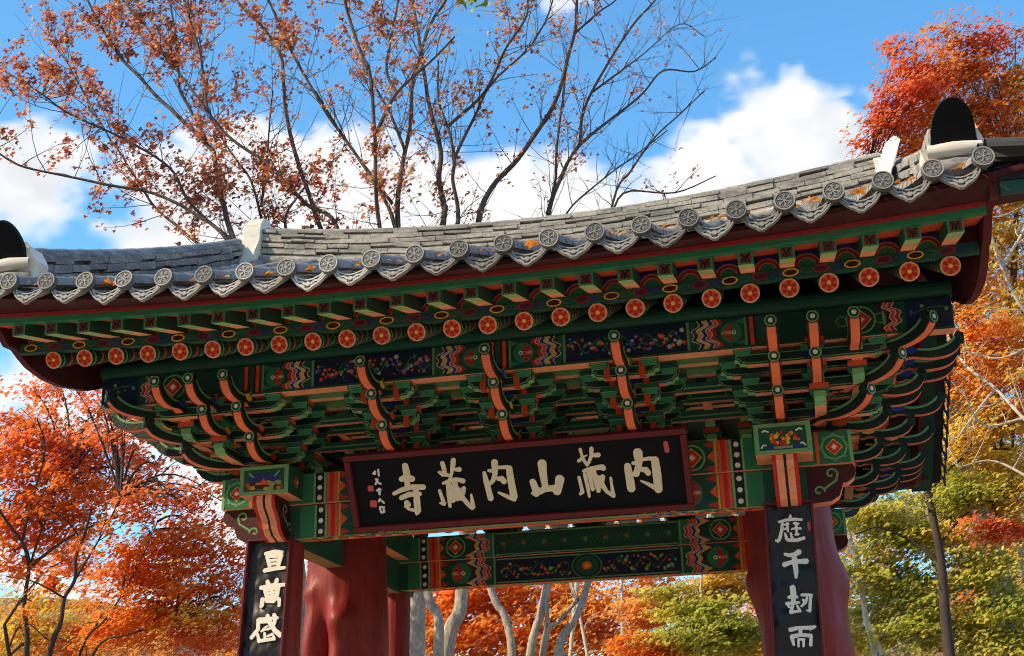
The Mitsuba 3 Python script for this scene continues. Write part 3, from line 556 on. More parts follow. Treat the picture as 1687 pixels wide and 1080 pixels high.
DRIP = [(-.150, .030), (-.13, .0), (-.085, -.042), (-.03, -.066), (0, -.070), (.03, -.066), (.085, -.042), (.13, .0), (.150, .030), (.154, .004), (.146, -.032), (.128, -.062), (.104, -.094), (.072, -.122), (.042, -.140), (.018, -.162), (0, -.168), (-.018, -.162), (-.042, -.140), (-.072, -.122), (-.104, -.094), (-.128, -.062), (-.146, -.032), (-.154, .004)]
def drip_tile(x, y, z, tone, seed, facing=-1):
    r = random.Random(seed); B = PB(); ey = np.array([r.uniform(-.07, .07), -facing*(.30 + r.uniform(-.1, .1)), 1.]); ey /= np.linalg.norm(ey); n = np.cross(X, ey)
    if n[1]*facing < 0: n = -n
    sg = 1 if np.dot(np.cross(X, ey), n) > 0 else -1; o = np.array([x, y, z]); P = Polygon(DRIP); lc = LITE*tone*r.uniform(.85, 1.1)
    B.prism(P, o, X, ey, sg*.020, GREYL*.55*tone, lc*.8)
    f = o + n*.020
    def raised(pl, h, c): B.prism(pl, f + n*.0005, X, ey, sg*h, c, c*.7)
    raised(P.difference(P.buffer(-.011)), .008, lc)
    raised(disc(.020, 8, 0, -.112), .009, lc)
    for s in (-1, 1):
        raised(line([(s*.024, -.112), (s*.05, -.086), (s*.08, -.086), (s*.115, -.038)], .008), .007, lc); raised(line([(s*.03, -.132), (s*.06, -.112)], .007), .006, lc*.9)
    return B
for i, x in enumerate(TX):
    for row in range(2):
        y0 = -3.09 + row*.30
        put(RT + '__cover_tile', cover_mesh(x, y0, y0 + .31, .080, .038), 'm_tile', smooth=40)
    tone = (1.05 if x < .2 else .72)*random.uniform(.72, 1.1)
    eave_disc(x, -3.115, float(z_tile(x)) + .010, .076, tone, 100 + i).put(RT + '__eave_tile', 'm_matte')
    xp = x - .1705
    if i > 0:
        put(RT + '__pan_tile', pan_mesh(xp, -3.06, -2.72, .135, .005), 'm_tile', smooth=40)
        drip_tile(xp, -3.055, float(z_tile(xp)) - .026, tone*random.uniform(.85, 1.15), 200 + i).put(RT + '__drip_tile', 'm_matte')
V, F, o = [], [], 0
for m in (False, True):
    for i, x in enumerate(TX):
        for y in np.arange(-3.06 + (0 if m else .60), YM - .1, .30):
            for v, f in (cover_mesh(x, y, y + .31, .080, .038), pan_mesh(x - .1705, y - .1, y + .24, .135, .005)):
                v = mirror_y(v) if m else v; V.append(v); F.append(f + o); o += len(v)
key = put(RT + '__tile_field', (np.vstack(V), np.vstack(F)), 'm_tile', smooth=40); labels[key] = {'kind': 'stuff'}
# bed under the tiles
for m in (False, True):
    xs = np.linspace(-4.18, 4.18, 37); ys = np.linspace(-2.98, YM, 16)
    Vt = np.array([(x, y, float(z_roof(x, y)) - .03) for y in ys for x in xs]); n = len(xs)
    i, j = np.meshgrid(np.arange(len(ys) - 1), np.arange(n - 1), indexing='ij'); q = np.stack([i*n + j, i*n + j + 1, (i + 1)*n + j + 1, (i + 1)*n + j], -1).reshape(-1, 4)
    put(RT + '__tile_bed', (mirror_y(Vt) if m else Vt, q), 'm_tile')
# verge tiles: short cover tiles lying across the gable edges
for sx in (-1, 1):
    for m in (False, True):
        for k in range(-1, 17):
            y = -2.75 + k*.285
            if y > YM - .05: continue
            x0, x1 = sx*4.02, sx*4.52; zz = float(z_roof(4.2, y)); n = 9; th = np.linspace(-.15, np.pi + .15, n); R = .085
            B = PB(); v = [(xx, y + rr*math.cos(a), zz + .055 + dz + rr*math.sin(a)) for xx, dz in ((x0, .03), (x1, -.02)) for rr in (R,) for a in th]
            f = [[j, j + 1, n + j + 1, n + j] for j in range(n - 1)]; f = np.array(f); f = np.vstack([f[:, [0, 1, 2]], f[:, [0, 2, 3]]])
            B.tri(v, f, GREYL*.28, .1); B.flat(disc(R*1.08, 14), (x1, y, zz + .035), Y, Z, GREYL*.3, .004*sx, X); B.flat(ring(R*1.08, R*.85, 14), (x1, y, zz + .035), Y, Z, GREYL*.45, .010*sx, X)
            pl = Polygon([(a*.92, b*.9) for a, b in DRIP]); B.prism(pl, (x1 + .01*sx, y + .1425, zz - .035), Y, Z, .02*sx, GREYL*.28, GREYL*.3)
            (B.mapped(mirror_y) if m else B).put(RT + '__verge_tile', 'm_matte')

# ---------------------------------------------------------------- ridges
def courses(base, fn, L, side, specs, m, cap_r, seed, n_end=1e9, both=True):
    """layered ridge: fn(t) -> point on the base line (t in metres), side: unit vector across; specs: (height, half width) of each course"""
    r = random.Random(seed); h = 0
    for ci, (hh, w) in enumerate(specs):
        t = -r.uniform(0, .25); first = True
        while t < L - .02:
            l = r.uniform(.26, .33); a, b = max(t, 0), min(t + l - .006, L); t += l
            if b - a < .03: continue
            pa, pb = np.array(fn(a)), np.array(fn(b)); ja, jb = r.uniform(-.006, .006), r.uniform(-.010, .004); wa = w + r.uniform(-.012, .012)
            P = [p + side*s*wa*1.0 + np.array([0, 0, h + dz + j]) for dz in (0, hh - .010) for p, j in ((pa, ja), (pb, jb)) for s in (-1, 1)]
            P = np.array(P); P[:4, 2] += r.choice([0, 0, .012, .026]); F = [[0, 2, 3, 1], [4, 5, 7, 6], [0, 1, 5, 4], [2, 6, 7, 3], [0, 4, 6, 2], [1, 3, 7, 5]]
            put(base + '__ridge_tile', (P, F), m)
        # mortar between the courses
        h += hh
    t = 0
    while t < L - .05:
        l = min(.30, L - t); a, b = np.array(fn(t)), np.array(fn(t + l - .006)); n = 9; th = np.linspace(-.1, np.pi + .1, n); V = []
        for p, rr in ((a, cap_r*1.04), (b, cap_r*.95), (a, cap_r*.8)): V += [p + side*rr*math.cos(q) + np.array([0, 0, h + rr*math.sin(q)*.8]) for q in th]
        F = []
        for j in range(n - 1): F += [[j, j + 1, n + j + 1, n + j], [j + 1, j, 2*n + j, 2*n + j + 1]]
        put(base + '__cap_tile', (np.array(V), np.array(F)), m, smooth=40); t += .30
    N = max(6, int(L/.4)); ts = np.linspace(.0, L, N); w = min(s[1] for s in specs) - .075; V = []
    for t in ts: V += [np.array(fn(t)) + side*s*w + np.array([0, 0, z]) for s, z in ((-1, -.12), (1, -.12), (1, h + .01), (-1, h + .01))]
    F = [[i*4 + j, i*4 + (j + 1) % 4, i*4 + 4 + (j + 1) % 4, i*4 + 4 + j] for i in range(N - 1) for j in range(4)]; F += [[0, 1, 2, 3], [N*4 - 1, N*4 - 2, N*4 - 3, N*4 - 4]]
    put(base + '__core', (np.array(V), np.array(F)), 'm_hip')
    return h
LR = 7.42
ridge_base = lambda t: (t - LR/2 + .08, YM, 7.50 + .31*k_of(t - LR/2)**2)
SPEC = [(.085, .19), (.072, .20), (.068, .205), (.066, .20), (.064, .195), (.064, .19)]
hr = courses(G + '__main_ridge', ridge_base, LR, Y, SPEC, 'm_ridge', .095, 4)
def round_row(name, yoff):
    for i in range(24):
        x0 = -LR/2 + .09 + i*.308; a, b = np.array(ridge_base(x0 + LR/2)), np.array(ridge_base(x0 + LR/2 + .30))
        put(G + '__main_ridge__' + name, tube([a + (0, yoff, -.02), a*.8 + b*.2 + (0, yoff, -.02), b + (0, yoff, -.02)], [.07, .066, .062], 12), 'm_ridge', smooth=True)
round_row('round_tile', -.20)
# plaster ends of the main ridge
for sx in (-1, 1):
    x = sx*(LR/2 + .02) + .08; z = ridge_base(LR/2 + sx*LR/2 + sx*.001)[2]
    y9 = -.42
    q = [(y9, -.2), (.30, -.12), (.27, .25), (.22, .42), (.10, .50), (.02, .58), (-.10, .56), (-.2, .45), (y9*.55, .28), (y9*.8, .02)]
    B = trimesh.creation.extrude_polygon(Polygon(q).buffer(.03).buffer(-.01), .2, engine='earcut'); B.apply_transform([[0, 0, 1, x - .1], [1, 0, 0, YM], [0, 1, 0, z - (.16 if sx > 0 else 0)], [0, 0, 0, 1]])
    B = B.subdivide_to_size(.08); v = B.vertices; v += (meshkit.fbm(v*6, 3, 4) - .5)[:, None]*.05
    put(G + '__main_ridge__plaster_end', B, 'm_plaster', smooth=50)
# descending ridges
for sx in (-1, 1):
    for m in (False, True):
        y0 = -2.45
        def hb(t, sx=sx, m=m):
            y = YM - .22 - t; z = float(z_roof(3.85, y)) - .02; return (sx*3.88, 2*YM - y if m else y, z + .05)
        L = YM - .22 - y0
        base = key_for(G + '__descending_ridge')
        hh = courses(base, hb, L, X, [(.10, .160), (.092, .168), (.088, .158)], 'm_hip', .096, 20 + sx + 7*m)
        if m: continue
        zt = float(z_roof(3.85, y0)) - .02; x = sx*3.88
        # plaster nose and dark ridge-end tile leaning forward
        q = [(-.20, -.10), (.20, -.10), (.19, .10), (.21, .20), (.15, .33), (-.15, .33), (-.21, .20), (-.19, .10)]
        B = trimesh.creation.extrude_polygon(Polygon(q).buffer(.02), .16, engine='earcut'); B.apply_transform([[1, 0, 0, x], [0, 0, -1, y0 + .03], [0, 1, 0, zt], [0, 0, 0, 1]]); B = B.subdivide_to_size(.07); v = B.vertices
        v[:, 1] -= (v[:, 2] - zt)*.25*(v[:, 1] < y0 - .05); v += (meshkit.fbm(v*7, 3, 2) - .5)[:, None]*.04
        put(base + '__plaster_nose', B, 'm_plaster', smooth=50)
        for dz, rr in ((.045, .075), (.175, .06)):
            put(base + ('__nose_tile' if dz < .1 else '__plaster_band'), tube([(x - .19, y0 - .13 - dz*.25, zt + dz), (x, y0 - .155 - dz*.25, zt + dz - .01), (x + .19, y0 - .13 - dz*.25, zt + dz)], [rr*.8, rr, rr*.8], 10), 'm_hip' if dz < .1 else 'm_plaster', smooth=True)
        n = 24; q = [(.158*math.cos(a), .29*max(math.sin(a), 0)**.95) for a in np.linspace(0, math.pi, n)] + [(-.172, -.09), (.172, -.09)]
        B = PB(); lean = .62; ey = np.array([0, -math.sin(lean), math.cos(lean)]); nrm = np.array([0, -math.cos(lean), -math.sin(lean)])
        pl = Polygon(q); o = np.array([x, y0 - .20, zt + .27])
        B.prism(pl, o, X, ey, .035, lin('#121214'), lin('#202022')); f = o
        B.prism(pl.difference(pl.buffer(-.025)), o, X, ey, -.012, lin('#19191b'), lin('#19191b')); B.prism(ring(.09, .07, 16, 0, .12), o, X, ey, -.010, lin('#19191b'), lin('#19191b')); B.prism(disc(.03, 10, 0, .12), o, X, ey, -.01, lin('#202022'), lin('#19191b'))
        B.put(base + '__ridge_end_tile', 'm_matte')

# plaster flank where the right descending ridge leaves the main ridge
hp = np.array([(3.46, -.5, 6.68), (3.58, -.6, 6.68), (3.50, 0, 6.98), (3.60, .1, 7.28), (3.70, .2, 7.54), (3.80, .3, 7.66), (3.84, .15, 7.54), (3.72, -.1, 7.2), (3.66, -.35, 6.92), (3.7, .5, 7.36)])
hm = trimesh.PointCloud(hp).convex_hull.subdivide_to_size(.07); hm = trimesh.smoothing.filter_taubin(trimesh.Trimesh(hm.vertices, hm.faces), iterations=8); hm.vertices += (meshkit.fbm(hm.vertices*5, 3, 3) - .5)[:, None]*.05
put(G + '__main_ridge__plaster_flank', hm, 'm_plaster', smooth=50)
# ---------------------------------------------------------------- boards with writing
GL = json.loads(r'''{"main":[[[-1.018,0.611,0.03],[-1.014,0.546,0.034],[-1.021,0.46,0.027],[-1.023,0.416,0.025]],[[-1.073,0.488,0.026],[-1.019,0.498,0.037],[-0.972,0.483,0.03]],[[-1.165,0.353,0.018],[-1.087,0.383,0.023],[-0.98,0.405,0.024],[-0.877,0.395,0.028]],[[-1.101,0.307,0.023],[-1.021,0.335,0.025],[-0.922,0.333,0.024]],[[-0.95,0.379,0.027],[-0.953,0.275,0.03],[-0.961,0.178,0.034],[-0.976,0.14,0.014]],[[-1.057,0.255,0.026],[-1.04,0.235,0.023]],[[-1.077,0.224,0.012],[-1.042,0.191,0.014],[-0.983,0.176,0.016]],[[-0.659,0.609,0.026],[-0.651,0.554,0.027],[-0.651,0.506,0.026]],[[-0.703,0.526,0.016],[-0.67,0.502,0.028],[-0.627,0.493,0.022]],[[-0.551,0.628,0.031],[-0.567,0.559,0.027],[-0.586,0.506,0.019],[-0.61,0.449,0.02]],[[-0.537,0.535,0.021],[-0.507,0.536,0.03]],[[-0.682,0.416,0.015],[-0.64,0.429,0.021],[-0.556,0.45,0.02],[-0.489,0.424,0.031]],[[-0.63,0.418,0.032],[-0.622,0.336,0.041],[-0.61,0.248,0.034]],[[-0.569,0.43,0.03],[-0.568,0.338,0.038],[-0.565,0.256,0.027]],[[-0.639,0.386,0.022],[-0.647,0.284,0.019],[-0.646,0.191,0.02]],[[-0.724,0.349,0.019],[-0.71,0.277,0.023],[-0.699,0.222,0.024]],[[-0.737,0.23,0.011],[-0.7,0.217,0.023]],[[-0.49,0.354,0.026],[-0.507,0.301,0.024],[-0.533,0.254,0.023]],[[-0.54,0.347,0.027],[-0.52,0.275,0.027],[-0.479,0.207,0.027],[-0.441,0.156,0.022]],[[-0.43,0.287,0.013],[-0.428,0.225,0.022],[-0.423,0.165,0.019]],[[-0.168,0.575,0.032],[-0.172,0.517,0.029],[-0.18,0.458,0.024],[-0.208,0.401,0.021],[-0.245,0.376,0.018]],[[-0.232,0.503,0.015],[-0.203,0.498,0.018]],[[-0.277,0.485,0.017],[-0.271,0.41,0.026],[-0.261,0.322,0.028],[-0.251,0.239,0.028]],[[-0.132,0.525,0.016],[-0.065,0.523,0.018],[-0.039,0.511,0.027]],[[-0.039,0.507,0.03],[-0.039,0.389,0.033],[-0.031,0.242,0.034]],[[-0.033,0.219,0.027],[-0.083,0.237,0.019],[-0.135,0.268,0.015],[-0.171,0.288,0.009]],[[-0.152,0.419,0.021],[-0.12,0.417,0.026],[-0.105,0.389,0.027]],[[0.271,0.528,0.041],[0.268,0.428,0.035],[0.271,0.321,0.029]],[[0.163,0.363,0.03],[0.18,0.294,0.035]],[[0.14,0.258,0.009],[0.18,0.251,0.032]],[[0.185,0.259,0.03],[0.268,0.288,0.029],[0.361,0.29,0.03]],[[0.414,0.367,0.043],[0.396,0.304,0.036],[0.375,0.259,0.039]],[[0.637,0.632,0.019],[0.642,0.589,0.016],[0.655,0.531,0.018],[0.682,0.481,0.018]],[[0.608,0.526,0.019],[0.652,0.552,0.02]],[[0.658,0.562,0.01],[0.69,0.573,0.008]],[[0.739,0.63,0.026],[0.731,0.567,0.022],[0.699,0.501,0.017]],[[0.752,0.568,0.022],[0.793,0.568,0.029]],[[0.639,0.429,0.016],[0.721,0.447,0.024],[0.815,0.453,0.032],[0.824,0.439,0.031]],[[0.649,0.399,0.021],[0.66,0.281,0.022],[0.665,0.185,0.016]],[[0.592,0.371,0.019],[0.603,0.285,0.019],[0.608,0.232,0.022],[0.586,0.217,0.018]],[[0.684,0.439,0.023],[0.696,0.342,0.022],[0.704,0.252,0.023]],[[0.729,0.425,0.029],[0.747,0.328,0.032],[0.755,0.232,0.025]],[[0.809,0.361,0.029],[0.784,0.273,0.026]],[[0.775,0.358,0.024],[0.791,0.293,0.032],[0.831,0.216,0.021],[0.885,0.175,0.024]],[[0.881,0.345,0.015],[0.882,0.266,0.016],[0.885,0.181,0.022]],[[1.151,0.557,0.043],[1.153,0.492,0.035],[1.141,0.428,0.029],[1.114,0.365,0.03]],[[1.1,0.466,0.018],[1.134,0.464,0.02]],[[1.044,0.44,0.032],[1.051,0.345,0.036],[1.054,0.234,0.038]],[[1.189,0.492,0.016],[1.248,0.498,0.017],[1.305,0.483,0.025]],[[1.297,0.477,0.035],[1.3,0.347,0.038],[1.296,0.208,0.038]],[[1.275,0.214,0.021],[1.22,0.255,0.017],[1.147,0.296,0.008]],[[1.172,0.401,0.023],[1.206,0.394,0.027],[1.223,0.363,0.026]]],"small":[[[-1.336,0.559,0.013],[-1.317,0.577,0.013]],[[-1.321,0.587,0.007],[-1.32,0.553,0.009]],[[-1.285,0.595,0.011],[-1.286,0.536,0.01]],[[-1.318,0.504,0.015],[-1.301,0.498,0.01]],[[-1.312,0.489,0.01],[-1.333,0.456,0.011]],[[-1.309,0.474,0.011],[-1.281,0.455,0.011]],[[-1.328,0.396,0.011],[-1.29,0.401,0.012]],[[-1.306,0.41,0.012],[-1.307,0.36,0.016]],[[-1.312,0.316,0.008],[-1.325,0.288,0.012]],[[-1.308,0.306,0.009],[-1.278,0.27,0.012]],[[-1.322,0.233,0.013],[-1.282,0.23,0.011]],[[-1.328,0.219,0.01],[-1.318,0.178,0.012],[-1.288,0.181,0.011]],[[-1.289,0.231,0.01],[-1.29,0.182,0.011]]],"seal":[[[-1.396,0.431,0.013],[-1.371,0.429,0.013]],[[-1.399,0.409,0.013],[-1.374,0.407,0.013]],[[-1.393,0.283,0.016],[-1.366,0.281,0.016]],[[-1.397,0.256,0.016],[-1.369,0.254,0.016]],[[1.408,0.622,0.017],[1.412,0.557,0.017]]],"left":[[[-0.019,-0.15,0.019],[0.064,-0.14,0.024],[0.151,-0.141,0.016]],[[-0.001,-0.182,0.019],[0.03,-0.267,0.019]],[[0.002,-0.18,0.015],[0.135,-0.172,0.022]],[[0.139,-0.177,0.025],[0.118,-0.265,0.024]],[[0.027,-0.22,0.013],[0.114,-0.213,0.013]],[[0.026,-0.257,0.013],[0.112,-0.249,0.013]],[[-0.015,-0.311,0.021],[0.085,-0.298,0.021],[0.185,-0.296,0.016]],[[0.023,-0.42,0.021],[0.047,-0.473,0.021]],[[0.117,-0.409,0.021],[0.101,-0.469,0.022]],[[-0.038,-0.474,0.021],[0.079,-0.458,0.021],[0.214,-0.459,0.017]],[[0.003,-0.493,0.022],[0.032,-0.563,0.022]],[[0.136,-0.481,0.024],[0.127,-0.559,0.024]],[[0.016,-0.493,0.018],[0.137,-0.486,0.018]],[[0.028,-0.528,0.012],[0.135,-0.523,0.012]],[[0.039,-0.563,0.015],[0.133,-0.557,0.015]],[[0.068,-0.474,0.018],[0.083,-0.59,0.019]],[[-0.016,-0.587,0.022],[-0.015,-0.639,0.021],[-0.022,-0.654,0.015]],[[-0.022,-0.587,0.014],[0.162,-0.591,0.014]],[[0.156,-0.59,0.018],[0.161,-0.652,0.016]],[[0.03,-0.607,0.016],[0.103,-0.608,0.019]],[[0.066,-0.579,0.02],[0.069,-0.603,0.016]],[[0.051,-0.743,0.02],[0.081,-0.808,0.023],[0.14,-0.885,0.022],[0.195,-0.928,0.026]],[[0.117,-0.737,0.019],[0.137,-0.771,0.02]],[[-0.034,-0.773,0.019],[0.052,-0.772,0.018],[0.155,-0.766,0.014]],[[-0.04,-0.778,0.019],[-0.035,-0.864,0.019],[-0.093,-0.936,0.02]],[[-0.012,-0.802,0.011],[0.067,-0.798,0.012]],[[0.129,-0.799,0.019],[0.117,-0.847,0.013],[0.059,-0.87,0.012]],[[-0.001,-0.884,0.01],[0.04,-0.87,0.01]],[[0.06,-0.837,0.009],[0.015,-0.865,0.01]],[[-0.035,-0.908,0.013],[-0.014,-0.975,0.018]],[[-0.014,-0.973,0.017],[0.138,-0.959,0.016]],[[0.035,-0.903,0.013],[0.046,-0.961,0.014]],[[0.067,-0.932,0.01],[0.119,-0.914,0.012]],[[0.107,-0.914,0.01],[0.136,-0.942,0.01]]],"right":[[[0.012,-0.124,0.008],[0.008,-0.158,0.015]],[[-0.092,-0.179,0.011],[-0.03,-0.167,0.013],[0.056,-0.165,0.013],[0.106,-0.173,0.012]],[[-0.062,-0.194,0.013],[-0.072,-0.251,0.014],[-0.093,-0.325,0.016],[-0.111,-0.351,0.013]],[[-0.128,-0.343,0.011],[-0.107,-0.348,0.013]],[[-0.041,-0.206,0.009],[-0.01,-0.203,0.009]],[[-0.021,-0.199,0.013],[-0.018,-0.267,0.01]],[[-0.052,-0.251,0.007],[-0.02,-0.233,0.008]],[[0.038,-0.2,0.011],[0.076,-0.208,0.011]],[[0.057,-0.2,0.013],[0.056,-0.29,0.011]],[[0.014,-0.252,0.008],[0.05,-0.242,0.008]],[[0.069,-0.246,0.009],[0.092,-0.25,0.012]],[[0.041,-0.301,0.009],[0.069,-0.3,0.011]],[[-0.044,-0.289,0.011],[-0.035,-0.334,0.015],[-0.017,-0.349,0.014]],[[0.005,-0.286,0.01],[0.012,-0.327,0.013]],[[-0.021,-0.347,0.015],[0.057,-0.352,0.016],[0.116,-0.335,0.014]],[[-0.059,-0.468,0.013],[-0.023,-0.48,0.017],[0.025,-0.476,0.019],[0.061,-0.457,0.026]],[[0.018,-0.481,0.021],[0.023,-0.543,0.025],[0.026,-0.634,0.019],[0.023,-0.672,0.014]],[[-0.068,-0.559,0.023],[-0.017,-0.542,0.019],[0.048,-0.538,0.019],[0.119,-0.541,0.025]],[[-0.013,-0.763,0.026],[-0.01,-0.802,0.026],[-0.011,-0.855,0.021],[-0.016,-0.879,0.018]],[[-0.051,-0.843,0.015],[-0.016,-0.837,0.021],[0.018,-0.844,0.012]],[[-0.077,-0.894,0.012],[-0.036,-0.894,0.015],[0.03,-0.891,0.012]],[[-0.068,-0.903,0.012],[-0.054,-0.924,0.012]],[[-0.019,-0.909,0.012],[-0.042,-0.968,0.016]],[[-0.043,-0.974,0.014],[0.005,-0.967,0.012],[0.036,-0.966,0.012]],[[0.015,-0.918,0.01],[0.034,-0.963,0.012]],[[0.06,-0.83,0.013],[0.104,-0.828,0.012],[0.144,-0.836,0.013]],[[0.135,-0.844,0.013],[0.127,-0.91,0.013],[0.119,-0.966,0.014]],[[0.093,-0.963,0.007],[0.117,-0.969,0.013]],[[0.105,-0.85,0.01],[0.089,-0.892,0.015],[0.052,-0.924,0.011]],[[0.066,-0.871,0.01],[0.089,-0.892,0.012]],[[-0.056,-1.119,0.02],[0.006,-1.107,0.016],[0.089,-1.111,0.017],[0.153,-1.104,0.012]],[[0.11,-1.125,0.01],[0.147,-1.107,0.01]],[[0.028,-1.12,0.016],[0.024,-1.167,0.015]],[[-0.046,-1.177,0.02],[0.026,-1.167,0.016],[0.114,-1.177,0.016]],[[-0.049,-1.18,0.019],[-0.038,-1.245,0.013]],[[0.113,-1.183,0.016],[0.105,-1.253,0.016]],[[0.004,-1.209,0.01],[0.002,-1.261,0.011]],[[0.004,-1.203,0.01],[0.051,-1.206,0.012]],[[0.048,-1.209,0.012],[0.044,-1.261,0.012]]],"rseal":[[[0.166,-0.208,0.014],[0.167,-0.263,0.014]]]}''')
def strokes(name, k=1.0, shrink=None):
    out = []
    for st in GL[name]:
        parts = []; kk = k
        if name == 'main' and (-.77 < st[0][0] < -.36 or .55 < st[0][0] < .95): kk = k*.80
        for (x0, y0, r0), (x1, y1, r1) in zip(st[:-1], st[1:]):
            parts.append(unary_union([Point(x0, y0).buffer(r0*kk, quad_segs=4), Point(x1, y1).buffer(r1*kk, quad_segs=4)]).convex_hull)
        out.append(unary_union(parts))
    return unary_union(out).buffer(.0015).buffer(-.0015).simplify(.002)
def solid(poly, t, M):
    gs = [trimesh.creation.extrude_polygon(g, t, engine='earcut') for g in getattr(poly, 'geoms', [poly]) if g.area > 1e-5]
    m = trimesh.util.concatenate(gs); m.apply_transform(M); return m
def framed(base, W, H, fw_, M, depth=.05, board='m_board'):
    outer = sbox(-W/2, 0, W/2, H)
    put(base + '__panel', solid(outer.buffer(-fw_*.8, join_style=2), depth*.4, M), board)
    for a, b, c, d in ((-W/2, 0, W/2, fw_), (-W/2, H - fw_, W/2, H), (-W/2, fw_ + .001, -W/2 + fw_, H - fw_ - .001), (W/2 - fw_, fw_ + .001, W/2, H - fw_ - .001)):
        # bevelled rail: outer edge proud
        bx = trimesh.creation.box((c - a, d - b, depth*1.9)); bx.apply_translation(((a + c)/2, (b + d)/2, depth*.45))
        v = bx.vertices; inner = (v[:, 2] > depth*.5)
        cx, cy = 0, H/2
        if c - a > d - b: v[inner, 1] += np.where(v[inner, 1] > (b + d)/2, 1, -1)*-.006
        else: v[inner, 0] += np.where(v[inner, 0] > (a + c)/2, 1, -1)*-.006
        bx.apply_transform(M); put(base + '__frame_rail', bx, 'm_frame')
def place_mat(o, ex, ey):
    ex, ey = np.array(ex, float)/np.linalg.norm(ex), np.array(ey, float)/np.linalg.norm(ey); M = np.eye(4); M[:3, 0], M[:3, 1], M[:3, 2], M[:3, 3] = ex, ey, np.cross(ex, ey), o; return M
NB = 'name_board'; labels[NB] = {'label': 'long black name board with six large gold characters in a dark red frame', 'category': 'signboard'}
W, H = 3.20, .76
M = place_mat((.0, -.12, 3.985), (1, 0, 0), (0, -.38, .66))
framed(NB, W, H, .062, M, .045)
lift = lambda t: M @ np.array([[1, 0, 0, 0], [0, 1, 0, 0], [0, 0, 1, t], [0, 0, 0, 1.]])
for g in sorted(getattr(strokes('main'), 'geoms', []), key=lambda g: g.centroid.x): put(NB + '__gold_letter', solid(g, .012, lift(.0185)), 'm_letter')
SG = strokes('small', .85); SG = list(SG.geoms); SG.sort(key=lambda g: -g.centroid.y)
for i in range(5):
    q = [g for g in SG if i == min(4, max(0, int((.29 + .245 - .0 - g.centroid.y - (.0)) / .0))) ] if False else [g for g in SG if min(4, int((SG[0].centroid.y + .03 - g.centroid.y)/.085)) == i]
    if q: put(NB + '__signature_letter', solid(unary_union(q), .006, lift(.0185)), 'm_letter_white')
for g in sorted(unary_union(strokes('seal', 1).buffer(.006)).geoms, key=lambda g: g.centroid.x): put(NB + '__red_seal', solid(g, .005, lift(.0185)), 'm_seal')
for x in (-1.25, 1.25): put(NB + '__hanging_iron', tube([(x, -.50, 4.60), (x, -.42, 4.66), (x, -.20, 4.72)], .012, 6), 'm_board')
for nm, o, ex, ey, key, lab, pal in (('left', (-2.508, -.015, 4.0), (1, 0, 0), (.045, 0, 1), 'hanging_board', 'narrow black board with three white characters hung on the left post, lit by the sun', 'm_letter_white'),
                                 ('right', (2.42, -.015, 4.0), (1, 0, 0), (.028, 0, 1), 'hanging_board', 'narrow black board with four cream characters hung on the right post, in the shade', 'm_letter')):
    key = key_for(key); labels[key] = {'label': lab, 'category': 'signboard', 'group': 'couplet boards hung on the posts'}
    Hb = 2.1; e = np.array(ey, float)/np.linalg.norm(ey); Mb = place_mat(np.array(o) - e*Hb, ex, ey)
    Wb = .462 if nm == 'left' else .44
    framed(key, Wb, Hb, .030, Mb, .045, 'm_lacquer')
    Ml = place_mat(np.array(o), ex, ey); up_ = Ml @ np.array([[1, 0, 0, 0], [0, 1, 0, 0], [0, 0, 1, .0185], [0, 0, 0, 1.]])
    gsh = strokes(nm, .98); gsh = affinity.translate(gsh, -.012 if nm == 'left' else 0, 0)
    cl = sorted(getattr(gsh, 'geoms', [gsh]), key=lambda g: -g.centroid.y)
    groups = {}
    for g in cl: groups.setdefault(int((-g.centroid.y)/(.30 if nm == 'left' else .31)), []).append(g)
    for g in groups.values(): put(key + '__white_letter', solid(unary_union(g), .012, up_), 'm_letter_white')
    if nm == 'right': put(key + '__red_seal', solid(strokes('rseal', 1), .006, up_), 'm_seal')

# ---------------------------------------------------------------- ground and hillside
gx = np.concatenate([[-900, -300, -160], np.linspace(-110, 110, 61), [160, 300, 900]]); gy = np.concatenate([[-900, -200, -60], np.linspace(-20, 100, 61), [140, 300, 900]])
def valley(x, y):
    # the wooded slopes that close the valley on the sides and behind the visitor
    d = np.clip((np.maximum(np.abs(x) - 34, -y - 34))/70, 0, 1); return 34*d*d*(3 - 2*d)*np.clip((4 - y)/30, 0, 1)
def hill(x, y):
    t = np.clip((y - 15)/45, 0, 1); s = t*t*(3 - 2*t); base = s*(7.5 + 6*np.clip((-x - 8)/30, 0, 1) + 9*np.clip((x + 2)/22, 0, 1))
    base = base + valley(x, y)
    return base + (meshkit.fbm(np.stack([x/9, y/9, 0*x], -1), 3, 5) - .5)*2.2*s - .0
XX, YY = np.meshgrid(gx, gy); ZZ = hill(XX, YY)
gm = (XX < 1e9)
def sheet(xs, ys, zf):
    A, Bq = np.meshgrid(xs, ys); Zq = zf(A, Bq); V = np.c_[A.ravel(), Bq.ravel(), Zq.ravel()]; n = len(xs)
    i, j = np.meshgrid(np.arange(len(ys) - 1), np.arange(n - 1), indexing='ij'); return V, np.stack([i*n + j, i*n + j + 1, (i + 1)*n + j + 1, (i + 1)*n + j], -1).reshape(-1, 4)
put('ground', sheet(gx, np.concatenate([[-900, -300, -160], np.linspace(-110, 14, 42)]), valley), 'm_ground', smooth=True); labels['ground'] = {'kind': 'structure'}
put('hill', sheet(gx, np.concatenate([np.linspace(14, 100, 44), [140, 300, 900]]), hill), 'm_hill', smooth=True); labels['hill'] = {'kind': 'structure'}

